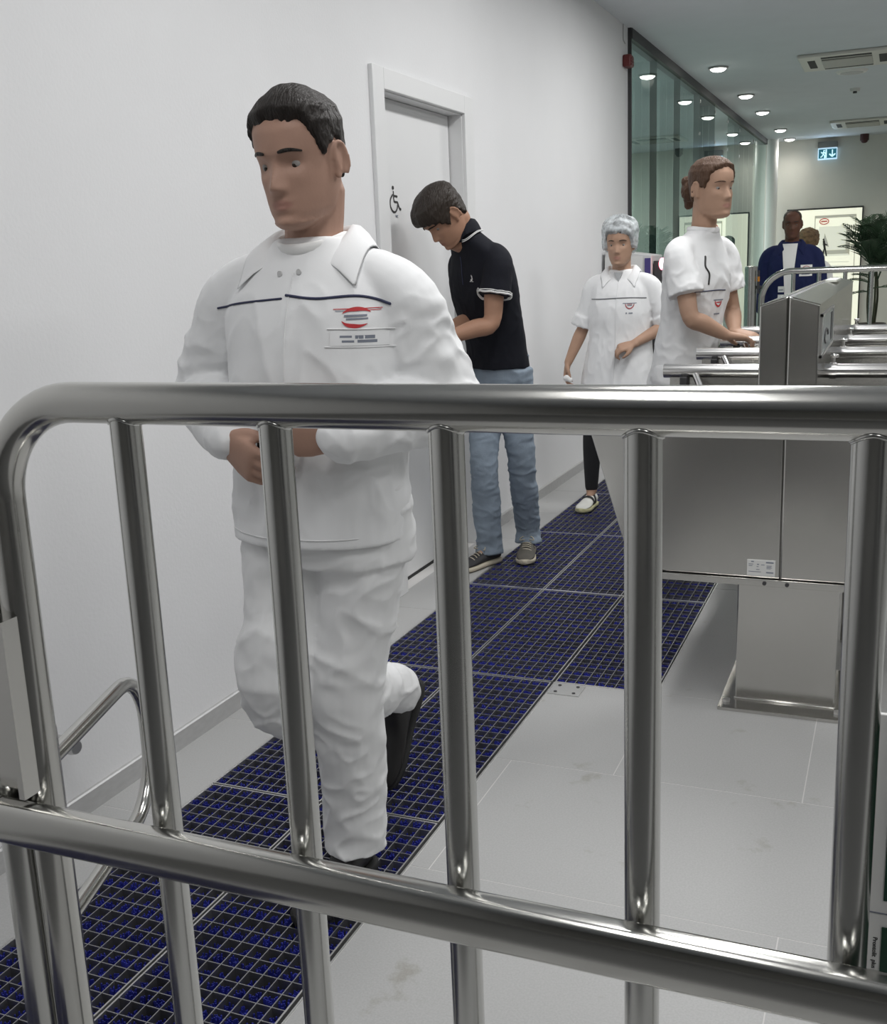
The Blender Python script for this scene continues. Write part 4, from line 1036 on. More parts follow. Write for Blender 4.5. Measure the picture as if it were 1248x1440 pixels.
def person(label, group, base, J, body_mats, voxel, head_s=1.0, female=False, lids=True, extra=None):
    """J: joints in metres; the body is one remeshed skin from head to ankles"""
    g = G(); L, F = J['L'], J['F']; U = A_((0, 0, 1.0)); k = J.get('k', 1.0)
    hc, HB_ = J['head'], J['headB']
    add_head(g, hc, HB_, head_s, female)
    if lids: add_lids(g, hc, HB_, head_s)
    nk = A_(J['neck']); skull = A_(hc) + HB_ @ (A_((0, -0.035, -0.055)) * head_s)
    nr = 0.051 if female else 0.060
    g.tube([nk - U * 0.05 - F * 0.016, nk + U * 0.01, nk * 0.45 + skull * 0.55, skull], [nr * 1.06, nr * 1.0, nr, nr * 1.02], n=20)
    keys = []
    for nm, w, df, db in (('pelvis', 0.145, 0.085, 0.10), ('waist', 0.12, 0.085, 0.085), ('chest', 0.14, 0.10, 0.095), ('shoulders', 0.13, 0.07, 0.075), ('neck', 0.055, 0.045, 0.05)):
        p = A_(J[nm]); keys.append((*p, w * k, df * k, db * k))
    loft(g, keys, L, F)
    for sd in 'LR':
        sh, el, wr = (A_(J[n + sd]) for n in ('sh', 'el', 'wr'))
        up = sh + (el - sh) * 0.5; fo = el + (wr - el) * 0.35
        sh = sh - U * 0.020 + (A_(J['shoulders']) - sh) * 0.14; up = sh + (el - sh) * 0.5
        g.tube([sh, up, el, fo, wr], [0.040 * k, 0.044 * k, 0.038 * k, 0.040 * k, 0.026 * k], n=16)
        hp_, kn, an = (A_(J[n + sd]) for n in ('hip', 'kn', 'an'))
        g.tube([hp_, hp_ + (kn - hp_) * 0.5, kn, kn + (an - kn) * 0.35, an], [0.075 * k, 0.066 * k, 0.050 * k, 0.050 * k, 0.036 * k], n=16)
        ft = A_(J['toe' + sd]); g.tube([an, an * 0.45 + ft * 0.55 - U * 0.034, ft - U * 0.012], [0.030, 0.015, 0.011], n=12)
        hd_ = J['hand' + sd]; hand(g, wr, *hd_['dir'], curl=hd_.get('curl', (0.5, 0.7, 0.5)), s=hd_.get('s', 0.98), thumb_out=hd_.get('to', 0.7))
    if extra: extra(g)
    o = solid('person', g, voxel, body_mats, org=base, smooth=2, matfn=lip_fn(hc, HB_, head_s))
    tag(o, label, 'person', group)
    return o

# ---------------------------------------------------------------- 1: the man in white in front
def man_front():
    L, F, U = A_((1, 0.0, 0)), A_((0, -1.0, 0)), A_((0, 0, 1.0))
    hb = basis((-0.07, -1), pitch=0.16, roll=-0.03); hs = 1.0
    J = dict(L=L, F=F, k=1.0, head=(-1.098, 1.925, 1.612), headB=hb, neck=(-1.10, 1.965, 1.455), shoulders=(-1.10, 1.97, 1.39), chest=(-1.10, 1.955, 1.25), waist=(-1.10, 1.96, 1.06), pelvis=(-1.10, 1.965, 0.93),
             shR=(-1.283, 1.965, 1.372), elR=(-1.415, 2.01, 1.15), wrR=(-1.232, 1.79, 1.078), shL=(-0.925, 1.965, 1.365), elL=(-0.855, 2.01, 1.130), wrL=(-0.958, 1.755, 1.098),
             hipR=(-1.19, 1.965, 0.91), knR=(-1.205, 1.875, 0.50), anR=(-1.203, 2.44, 0.28), toeR=(-1.226, 2.43, 0.085),
             hipL=(-1.01, 1.965, 0.91), knL=(-1.080, 1.935, 0.50), anL=(-1.112, 2.00, 0.10), toeL=(-1.13, 1.83, 0.05),
             handR=dict(dir=((0.80, -0.30, -0.46), (0.42, 0.88, 0.10), (0.3, -0.2, 0.9)), curl=(0.35, 0.55, 0.45), s=1.05, to=0.45),
             handL=dict(dir=((-0.92, -0.22, -0.02), (-0.2, 0.9, 0.25), (-0.2, -0.3, 0.9)), curl=(0.45, 0.6, 0.5), s=0.98, to=0.45))
    p = person('man in white work jacket and trousers walking on the grating in front', None, (-1.10, 1.95, 0), J, M_SKIN, 0.0042, hs)
    head_bits(p, J['head'], hb, hs, M_HAIR1)
    def lump(b):   # quiff swept up to his left at the front
        return 0.018 * np.exp(-((b[:, 0] - 0.02) / 0.05) ** 2 - ((b[:, 1] - 0.045) / 0.05) ** 2) * (b[:, 2] > 0.05) * np.clip((b[:, 2] - 0.05) / 0.05, 0, 1)
    hair_obj(p, J['head'], hb, hs, 'short', M_HAIR1, 0.0075, 0.006, 0.003, lump=lump)
    # jacket
    g = G()
    loft(g, [(-1.118, 1.955, 0.852, 0.196, 0.150, 0.135), (-1.116, 1.955, 0.95, 0.193, 0.150, 0.135), (-1.108, 1.955, 1.08, 0.190, 0.145, 0.13), (-1.10, 1.955, 1.22, 0.200, 0.142, 0.135), (-1.10, 1.96, 1.32, 0.200, 0.128, 0.13),
             (-1.10, 1.965, 1.39, 0.170, 0.100, 0.11), (-1.10, 1.968, 1.440, 0.112, 0.078, 0.088), (-1.10, 1.968, 1.468, 0.080, 0.068, 0.070)], L, F, n=40)
    for sd, hb_ in (('R', 1), ('L', -1)):
        sh, el, wr = (A_(J[n + sd]) for n in ('sh', 'el', 'wr'))
        d = unit(wr - el); out = unit(el - (sh + wr) / 2)
        c_ = A_((-1.10, 1.965, 1.40)); g.tube([sh + (c_ - sh) * 0.72, sh + (c_ - sh) * 0.25 + A_((0, 0, 0.006)), sh + (el - sh) * 0.14 - (c_ - sh) * 0.04, sh + (el - sh) * 0.5, el + out * 0.010, el + d * 0.10, wr - d * 0.055, wr - d * 0.004], [0.052, 0.062, 0.074, 0.079, 0.078, 0.071, 0.057, 0.050], n=22, rnd=True)
        g.tube([wr - d * 0.06, wr + d * 0.004], [0.053, 0.051], n=22, rnd=False)
    w1 = wrinkle(0.013, 7.0, 15, (1.0, 1.0, 0.55), 3.1); w2 = wrinkle(0.015, 8.0, 17, (0.8, 0.8, 1.3), 8.3)
    def dj(P):
        arm = np.clip((np.abs(P[:, 0] + 1.10) - 0.17) / 0.05, 0, 1)
        low = np.clip((1.40 - P[:, 2]) / 0.12, 0.15, 1); hem = np.clip((P[:, 2] - 0.85) / 0.05, 0.15, 1)
        return (w1(P) * (1 - arm) + w2(P) * arm) * low * hem
    jk = solid('jacket', g, 0.0055, M_WCLOTH, p, smooth=5, disp=dj)
    bv = bvh_of(jk); D = A_((0, 1.0, 0))
    collar('collar', jk, bv, (-1.10, 1.966, 1.462), L, F, U, M_WCLOTH, r=0.070, h=0.042, drop=0.050, tip=0.050, tipx=0.16, openang=0.70, flare=0.045)
    seam_line('piping', jk, bv, [(-1.30, 1.8, 1.335), (-1.22, 1.8, 1.345), (-1.115, 1.8, 1.352)], D, 0.0022, M_PIPE)
    seam_line('piping', jk, bv, [(-1.105, 1.8, 1.358), (-1.04, 1.8, 1.350), (-0.96, 1.8, 1.352), (-0.905, 1.8, 1.335)], D, 0.0028, M_PIPE)
    seam_line('front_seam', jk, bv, [(-1.098, 1.8, 1.40), (-1.10, 1.8, 1.25), (-1.105, 1.8, 1.0), (-1.105, 1.8, 0.86)], D, 0.0012, M_WTROU)
    seam_line('hem_seam', jk, bv, [(-1.285, 1.8, 0.876), (-1.2, 1.8, 0.874), (-1.1, 1.8, 0.874), (-1.03, 1.8, 0.874), (-0.975, 1.8, 0.875)], D, 0.0011, M_WTROU)
    for (x0, x1, z) in ((-1.01, -0.90, 1.292), (-1.015, -0.90, 1.258)): seam_line('pocket_seam', jk, bv, [(x0, 1.8, z), ((x0 + x1) / 2, 1.8, z - 0.002), (x1, 1.8, z - 0.004)], D, 0.0013, M_WTROU)
    patch('badge', jk, bv, (-0.962, 1.8, 1.313), (1, 0, 0), (0, 0, 1), D, [
        ('rect', (-0.040, -0.008, 0.0150, 0.0165, 1), 0), ('rect', (0.014, 0.042, 0.0150, 0.0165, 1), 0), ('rect', (-0.036, -0.010, 0.0115, 0.0127, 1), 1), ('rect', (0.016, 0.040, 0.0115, 0.0127, 1), 0),
        ('arc', (0.002, 0.0, 0.027, 0.019, 0.001, 0.008, 0.5, 2.75, 1), 0), ('arc', (0.002, 0.0, 0.027, 0.021, 0.001, 0.008, 3.5, 5.6, 1), 0),
        ('rect', (-0.019, 0.021, 0.0008, 0.0045, 2), 1), ('rect', (-0.015, 0.023, -0.0045, -0.0018, 2), 1)], [M_RED, M_GREYP])
    patch('name_tag', jk, bv, (-0.955, 1.8, 1.272), (1, 0, -0.03), (0, 0, 1), D, [
        ('rect', (-0.05, 0.045, -0.0135, 0.0135, 0), 0), ('rect', (-0.032, -0.010, 0.002, 0.006, 1), 1), ('rect', (-0.028, -0.006, -0.007, -0.003, 1), 1), ('rect', (-0.004, 0.026, 0.000, 0.0065, 1), 1), ('rect', (0.0, 0.029, -0.0075, -0.002, 1), 1)], [M_WCLOTH, M_GREYP])
    for x, z in ((-1.128, 1.40), (-1.085, 1.402)):
        h = drape(bv, [(x, 1.8, z)], D, 0.002)[0]; button(jk, h, D, 0.0055, mat('button_grey', (0.6, 0.6, 0.6), 0.5))
    g = G(); g.tube([A_((-1.10, 1.962, 1.466)) + 0.073 * (L * math.sin(a) * 0.95 + F * math.cos(a) * 1.02) - U * 0.022 * max(0, math.cos(a)) for a in np.linspace(-2.0, 2.0, 22)], [(0.012, 0.006)] * 22, n=10, smooth=False, up=(0, 0, 1)); mesh('undershirt', g, M_TEE, p, smooth=True)
    # trousers
    g = G()
    loft(g, [(-1.10, 1.96, 0.80, 0.18, 0.125, 0.135), (-1.10, 1.96, 0.90, 0.185, 0.125, 0.135), (-1.10, 1.96, 1.0, 0.17, 0.12, 0.12)], L, F, n=32)
    hl, kl, al = (A_(J[n]) for n in ('hipL', 'knL', 'anL')); hr, kr, ar = (A_(J[n]) for n in ('hipR', 'knR', 'anR'))
    g.tube([hl + A_((0, 0, 0.02)), hl * 0.5 + kl * 0.5, kl, kl * 0.5 + al * 0.5 + A_((0, 0.012, 0)), al + A_((0, 0.0, 0.05)), al + A_((-0.002, -0.004, -0.022))], [(0.100, 0.110), (0.089, 0.098), (0.080, 0.086), (0.076, 0.081), (0.072, 0.077), (0.072, 0.080)], n=24, up=(1, 0, 0), rnd=False)
    g.tube([hr + A_((0, 0, 0.02)), hr * 0.5 + kr * 0.5, kr, kr * 0.5 + ar * 0.5, ar + A_((0, -0.05, 0.03)), ar + A_((0, 0.025, -0.005))], [(0.105, 0.112), (0.096, 0.104), (0.086, 0.090), (0.078, 0.082), (0.064, 0.068), (0.060, 0.064)], n=24, up=(1, 0, 0))
    w3 = wrinkle(0.015, 6.5, 14, (0.8, 0.8, 1.0), 1.7)
    tr = solid('trousers', g, 0.0055, M_WTROU, p, smooth=3, disp=lambda P: w3(P))
    shoe(p, (-1.108, 2.055, 0.002), (-1.134, 1.768, 0.002), (0, 0, 1), [M_SHOEB, M_SOLEB], high=0.055)
    shoe(p, (-1.19, 2.545, 0.275), (-1.235, 2.385, 0.012), (0, -0.9, 0.45), [M_SHOEB, M_SOLEB], width=1.08, high=0.03)
    ph = G(); ph.box(-0.0035, 0.0035, -0.034, 0.034, -0.07, 0.07)
    o = mesh('mobile_phone', ph, mat('phone_black', (0.015, 0.015, 0.018), 0.2), bevel=0.003)
    o.location = (-1.125, 1.785, 1.085); o.rotation_euler = (math.radians(25), math.radians(-15), math.radians(75))
    tag(o, 'dark mobile phone held at the waist by man in white jacket', 'phone')
man_front()

# ---------------------------------------------------------------- 2: the man in the black polo shirt
def man_polo():
    F = unit((-0.55, -0.83, 0)); L = np.cross((0, 0, 1.0), F); U = A_((0, 0, 1.0))
    hb = basis((-0.66, -0.75), pitch=0.85, roll=0.05); hs = 1.0
    J = dict(L=L, F=F, k=1.0, head=(-1.812, 4.37, 1.612), headB=hb, neck=(-1.785, 4.455, 1.565), shoulders=(-1.71, 4.54, 1.45), chest=(-1.685, 4.60, 1.28), waist=(-1.68, 4.66, 1.08), pelvis=(-1.685, 4.70, 0.93),
             shL=(-1.590, 4.455, 1.435), elL=(-1.622, 4.41, 1.155), wrL=(-1.785, 4.275, 1.10), shR=(-1.838, 4.62, 1.435), elR=(-1.800, 4.615, 1.17), wrR=(-1.825, 4.28, 1.09),
             hipL=(-1.615, 4.67, 0.91), knL=(-1.575, 4.63, 0.50), anL=(-1.622, 4.845, 0.10), toeL=(-1.585, 4.72, 0.05), hipR=(-1.765, 4.72, 0.91), knR=(-1.735, 4.565, 0.50), anR=(-1.745, 4.63, 0.10), toeR=(-1.81, 4.47, 0.05),
             handL=dict(dir=((-0.75, -0.55, -0.3), (-0.3, 0.5, 0.8), (-0.2, -0.5, 0.8)), curl=(0.4, 0.6, 0.5)), handR=dict(dir=((-0.1, -0.9, -0.2), (0.7, 0.1, 0.6), (0.1, -0.3, 0.9)), curl=(0.5, 0.7, 0.5)))
    J['anL'] = (-1.625, 4.86, 0.10); J['knL'] = (-1.598, 4.70, 0.50)
    p = person('man in black polo shirt and light blue jeans looking down beside door', None, (-1.68, 4.66, 0), J, M_SKIN2, 0.0055, hs)
    head_bits(p, J['head'], hb, hs, M_HAIR2)
    hair_obj(p, J['head'], hb, hs, 'fringe', M_HAIR2, 0.014, 0.006, 0.004, freq=(30, 16, 9), lump=lambda b: 0.010 * np.clip((b[:, 1] - 0.03) / 0.05, 0, 1))
    g = G()
    loft(g, [(-1.700, 4.70, 0.935, 0.168, 0.125, 0.115), (-1.698, 4.675, 1.05, 0.164, 0.120, 0.112), (-1.715, 4.625, 1.2, 0.180, 0.122, 0.118), (-1.722, 4.580, 1.33, 0.190, 0.115, 0.122), (-1.716, 4.535, 1.43, 0.160, 0.090, 0.112), (-1.738, 4.500, 1.490, 0.118, 0.076, 0.092), (-1.765, 4.475, 1.540, 0.082, 0.066, 0.074), (-1.788, 4.455, 1.580, 0.066, 0.062, 0.064)], L, F, n=36)
    for sd in 'LR':
        sh, el = A_(J['sh' + sd]), A_(J['el' + sd]); c = A_((-1.71, 4.54, 1.45)); d = unit(el - sh)
        g.tube([sh + (c - sh) * 0.72, sh + (c - sh) * 0.28, sh + (el - sh) * 0.12, sh + (el - sh) * 0.35, sh + (el - sh) * 0.58], [0.050, 0.056, 0.063, 0.066, 0.070], n=20, rnd=False)
    w = wrinkle(0.006, 8, 20, (1, 1, 0.7), 2.2)
    sh_ = solid('polo_shirt', g, 0.007, M_POLO, p, smooth=3, disp=lambda P: w(P) * np.clip((1.48 - P[:, 2]) / 0.15, 0.1, 1))
    bv = bvh_of(sh_); D = -F
    M_TRIM = mat('white_trim', (0.75, 0.75, 0.74), 0.8)
    for sd in 'L':        # white stripe round the cuff that shows
        s0, el = A_(J['sh' + sd]), A_(J['el' + sd]); d = unit(el - s0); u = unit(np.cross(d, (0.3, 0.2, 0.9))); v = np.cross(d, u)
        for t, r_ in ((0.555, 0.0045), (0.515, 0.0022)):
            c = s0 + (el - s0) * t; g = G(); pts = []
            for a in np.linspace(0, 2 * math.pi, 33):
                h = bv.find_nearest(Vector(c + (u * math.cos(a) + v * math.sin(a)) * 0.09)); pts.append(A_(h[0]) + A_(h[1]) * 0.001)
            g.tube(pts, r_, n=6, smooth=False, rnd=False); mesh('cuff_stripe', g, M_TRIM, sh_, smooth=True)
    co = collar('collar', sh_, bv, (-1.788, 4.457, 1.572), L, F, U, M_POLO, r=0.062, h=0.040, drop=0.045, tip=0.045, tipx=0.06, openang=0.85, flare=0.024)
    for dz, rr in ((0.004, 0.0022), (0.011, 0.0016)):
        g = G(); pts = []
        for t in np.linspace(-1, 1, 30):
            a = math.pi + t * 2.15; dr = L * math.sin(a) + F * math.cos(a); fr = max(0, abs(t) - 0.55) / 0.45
            q = A_((-1.788, 4.457, 1.572)) + dr * (0.064 + 0.040) - U * (0.040 * (1 - fr) + 0.085 * fr - dz)
            h = bv.find_nearest(Vector(q)); pts.append(A_(h[0]) + A_(h[1]) * 0.012)
        g.tube(pts, rr, n=6, smooth=False); mesh('collar_stripe', g, M_TRIM, sh_, smooth=True)
    # small white embroidered animal on the left breast, and the placket
    o = A_((-1.715, 4.55, 1.345)) + L * 0.052
    patch('emblem', sh_, bv, o + F * 0.2, L, U, D, [('rect', (0.004, 0.009, -0.004, 0.012, 1), 0), ('rect', (0.002, 0.006, 0.010, 0.016, 1), 0), ('rect', (-0.004, 0.006, -0.010, -0.002, 1), 0), ('rect', (-0.010, -0.003, -0.013, -0.010, 1), 0), ('rect', (0.0, 0.010, -0.0135, -0.0115, 1), 0)], [M_TRIM], off=0.002, res=0.004)
    c0 = A_((-1.70, 4.56, 0)) + F * 0.2
    seam_line('placket', sh_, bv, [c0 + U * 1.44 - L * 0.012, c0 + U * 1.38 - L * 0.014, c0 + U * 1.32 - L * 0.014], D, 0.0016, M_PIPE)
    g = G()
    loft(g, [(-1.695, 4.70, 0.80, 0.150, 0.110, 0.115), (-1.695, 4.70, 0.9, 0.152, 0.110, 0.115), (-1.683, 4.695, 1.0, 0.152, 0.105, 0.11)], L, F, n=30)
    for sd in 'LR':
        h, k, a = (A_(J[n + sd]) for n in ('hip', 'kn', 'an'))
        g.tube([h + U * 0.02, h * 0.5 + k * 0.5, k, k * 0.5 + a * 0.5, a + U * 0.03, a - U * 0.045], [0.090, 0.078, 0.066, 0.065, 0.061, 0.068], n=22, rnd=False)
    w2 = wrinkle(0.010, 9, 20, (0.7, 0.7, 1.3), 4.4)
    solid('jeans', g, 0.007, M_JEAN, p, smooth=3, disp=lambda P: w2(P))
    shoe(p, (-1.640, 4.915, 0.002), (-1.572, 4.640, 0.002), U, [M_SHOEG, M_SOLE], laces=M_LACE)
    shoe(p, (-1.722, 4.69, 0.002), (-1.835, 4.425, 0.002), U, [M_SHOEN, M_SOLE], laces=M_LACE)
man_polo()

# ---------------------------------------------------------------- 3: the woman with the hair net
def woman_net():
    F = unit((0.05, -1, 0)); L = np.cross((0, 0, 1.0), F); U = A_((0, 0, 1.0))
    hb = basis((0.02, -1), pitch=0.10); hs = 0.93
    C = A_((-1.405, 5.90, 0))
    J = dict(L=L, F=F, k=0.88, head=(-1.403, 5.87, 1.485), headB=hb, neck=(-1.403, 5.905, 1.345), shoulders=(-1.405, 5.91, 1.29), chest=(-1.41, 5.90, 1.16), waist=(-1.415, 5.90, 1.0), pelvis=(-1.42, 5.91, 0.86),
             shR=(-1.555, 5.91, 1.285), elR=(-1.625, 5.93, 1.045), wrR=(-1.700, 5.86, 0.845), shL=(-1.255, 5.905, 1.285), elL=(-1.155, 5.93, 1.045), wrL=(-1.305, 5.77, 0.955),
             hipR=(-1.50, 5.92, 0.84), knR=(-1.575, 5.90, 0.46), anR=(-1.590, 5.935, 0.095), toeR=(-1.598, 5.80, 0.045), hipL=(-1.345, 5.92, 0.84), knL=(-1.33, 5.93, 0.46), anL=(-1.31, 6.06, 0.10), toeL=(-1.30, 5.93, 0.045),
             handR=dict(dir=((-0.12, -0.22, -0.95), (0.85, 0.1, -0.1), (0.1, -0.95, -0.2)), curl=(0.4, 0.5, 0.4), s=0.9), handL=dict(dir=((-0.85, -0.4, -0.25), (0.0, 0.5, -0.8), (-0.2, -0.9, 0.2)), curl=(0.6, 0.8, 0.6), s=0.9))
    p = person('woman in disposable hair net, white coat and black leggings walking on grating', None, (-1.42, 5.9, 0), J, M_SKIN4, 0.006, hs, female=True)
    head_bits(p, J['head'], hb, hs, M_HAIR2, female=True)
    hair_obj(p, J['head'], hb, hs, 'cap', M_HAIR6 if False else mat('hair_grey_brown', (0.10, 0.095, 0.09), 0.6), 0.006, 0.004, 0.003)
    # gathered hair net over the hair
    m = bpy.data.materials.new('hair_net'); m.use_nodes = True; nt = m.node_tree; b = nt.nodes['Principled BSDF']
    b.inputs['Base Color'].default_value = (0.62, 0.66, 0.68, 1); b.inputs['Roughness'].default_value = 0.6
    tc = nt.nodes.new('ShaderNodeTexCoord'); nz = nt.nodes.new('ShaderNodeTexNoise'); nz.inputs['Scale'].default_value = 26; nt.links.new(tc.outputs['Object'], nz.inputs['Vector'])
    mr = nt.nodes.new('ShaderNodeMapRange'); mr.inputs['From Min'].default_value = 0.38; mr.inputs['From Max'].default_value = 0.62; mr.inputs['To Min'].default_value = 0.35; mr.inputs['To Max'].default_value = 0.95
    nt.links.new(nz.outputs['Fac'], mr.inputs['Value']); nt.links.new(mr.outputs[0], b.inputs['Alpha'])
    hair_obj(p, J['head'], hb, hs, 'cap', m, 0.019, 0.014, 0.006, name='hair_net', freq=(34, 34, 14), seed=40, lump=lambda q: 0.012 * (q[:, 1] < 0.01))
    g = G()
    loft(g, [(-1.425, 5.91, 0.63, 0.222, 0.165, 0.15), (-1.42, 5.91, 0.78, 0.205, 0.15, 0.14), (-1.412, 5.905, 0.98, 0.172, 0.125, 0.115), (-1.41, 5.90, 1.12, 0.172, 0.125, 0.112), (-1.405, 5.905, 1.23, 0.162, 0.108, 0.108), (-1.405, 5.91, 1.298, 0.138, 0.078, 0.09), (-1.404, 5.91, 1.335, 0.09, 0.06, 0.065), (-1.403, 5.91, 1.35, 0.066, 0.052, 0.056)], L, F, n=36)
    for sd in 'LR':
        sh, el, wr = (A_(J[n + sd]) for n in ('sh', 'el', 'wr')); c = A_((-1.405, 5.91, 1.28)); d = unit(el - sh)
        g.tube([sh + (c - sh) * 0.72 + U * 0.005, sh + (c - sh) * 0.28, sh + (el - sh) * 0.14, sh + (el - sh) * 0.5, el - d * 0.01], [0.042, 0.048, 0.055, 0.057, 0.060], n=20, rnd=False)
        g.tube([el - d * 0.06, el - d * 0.0], [0.068, 0.071], n=20, rnd=False)
    w = wrinkle(0.009, 8, 19, (1, 1, 0.5), 12.2)
    jk = solid('coat', g, 0.007, M_WCLOTH, p, smooth=3, disp=lambda P: w(P) * np.clip((1.33 - P[:, 2]) / 0.12, 0.1, 1))
    bv = bvh_of(jk); D = A_((0, 1.0, 0))
    collar('collar', jk, bv, (-1.403, 5.91, 1.347), L, F, U, M_WCLOTH, r=0.058, h=0.034, drop=0.04, tip=0.055, tipx=0.10, openang=0.5, flare=0.03)
    seam_line('piping', jk, bv, [(-1.555, 5.7, 1.195), (-1.48, 5.7, 1.196), (-1.40, 5.7, 1.199), (-1.32, 5.7, 1.199), (-1.255, 5.7, 1.195)], D, 0.0028, mat('grey_piping', (0.16, 0.17, 0.18), 0.7))
    seam_line('front_seam', jk, bv, [(-1.40, 5.7, 1.28), (-1.405, 5.7, 1.1), (-1.41, 5.7, 0.9), (-1.415, 5.7, 0.66)], D, 0.0018, M_WTROU)
    patch('badge', jk, bv, (-1.332, 5.7, 1.155), (1, 0, 0), (0, 0, 1), D, [('rect', (-0.036, 0.034, 0.014, 0.0175, 1), 1), ('arc', (0, 0.012, 0.024, 0.028, 0.004, 0.007, math.pi, 2 * math.pi, 1), 0), ('rect', (-0.012, 0.012, 0.002, 0.006, 2), 1), ('rect', (-0.014, 0.014, 0.0085, 0.0115, 1), 0), ('rect', (-0.02, -0.013, -0.040, -0.033, 1), 1), ('rect', (-0.004, 0.016, -0.040, -0.034, 1), 1)], [mat('red_faded', (0.42, 0.12, 0.13), 0.7), M_GREYP])
    g = G(); q = [C * [1, 1, 0] + A_((0.002, -0.085, 1.30))]; g.prism([(-1.425, 1.335), (-1.378, 1.335), (-1.40, 1.285)], 'y', 5.822, 5.835); mesh('undershirt', g, mat('grey_tee', (0.45, 0.46, 0.47), 0.9), p)
    g = G(); loft(g, [(-1.42, 5.92, 0.68, 0.14, 0.1, 0.11), (-1.42, 5.92, 0.8, 0.145, 0.1, 0.11), (-1.42, 5.92, 0.9, 0.13, 0.09, 0.1)], L, F)
    for sd in 'LR':
        h, k, a = (A_(J[n + sd]) for n in ('hip', 'kn', 'an')); g.tube([h, h * 0.5 + k * 0.5, k, k * 0.6 + a * 0.4, a + U * 0.02], [0.076, 0.064, 0.050, 0.050, 0.037], n=18)
    solid('leggings', g, 0.007, M_LEG, p, smooth=2)
    shoe(p, (-1.588, 5.985, 0.002), (-1.604, 5.745, 0.002), U, [M_SHOEW, mat('yellowed_sole', (0.52, 0.50, 0.30), 0.7)], strap=M_SHOEN, width=0.95)
    shoe(p, (-1.312, 6.11, 0.002), (-1.298, 5.87, 0.002), U, [M_SHOEW, mat('yellowed_sole', (0.52, 0.50, 0.30), 0.7)], strap=M_SHOEN, width=0.95)
    g = G(); g.ball((-1.69, 5.80, 0.765), (0.022, 0.016, 0.02), n=8); g.ball((-1.672, 5.80, 0.755), (0.016, 0.014, 0.014), n=7)
    o = solid('paper_tissue', g, 0.005, M_TEE, org=(-1.69, 5.8, 0.76), smooth=1, disp=wrinkle(0.004, 40, 80, seed=3)); tag(o, 'crumpled white tissue in the right hand of woman with hair net', 'tissue')
woman_net()

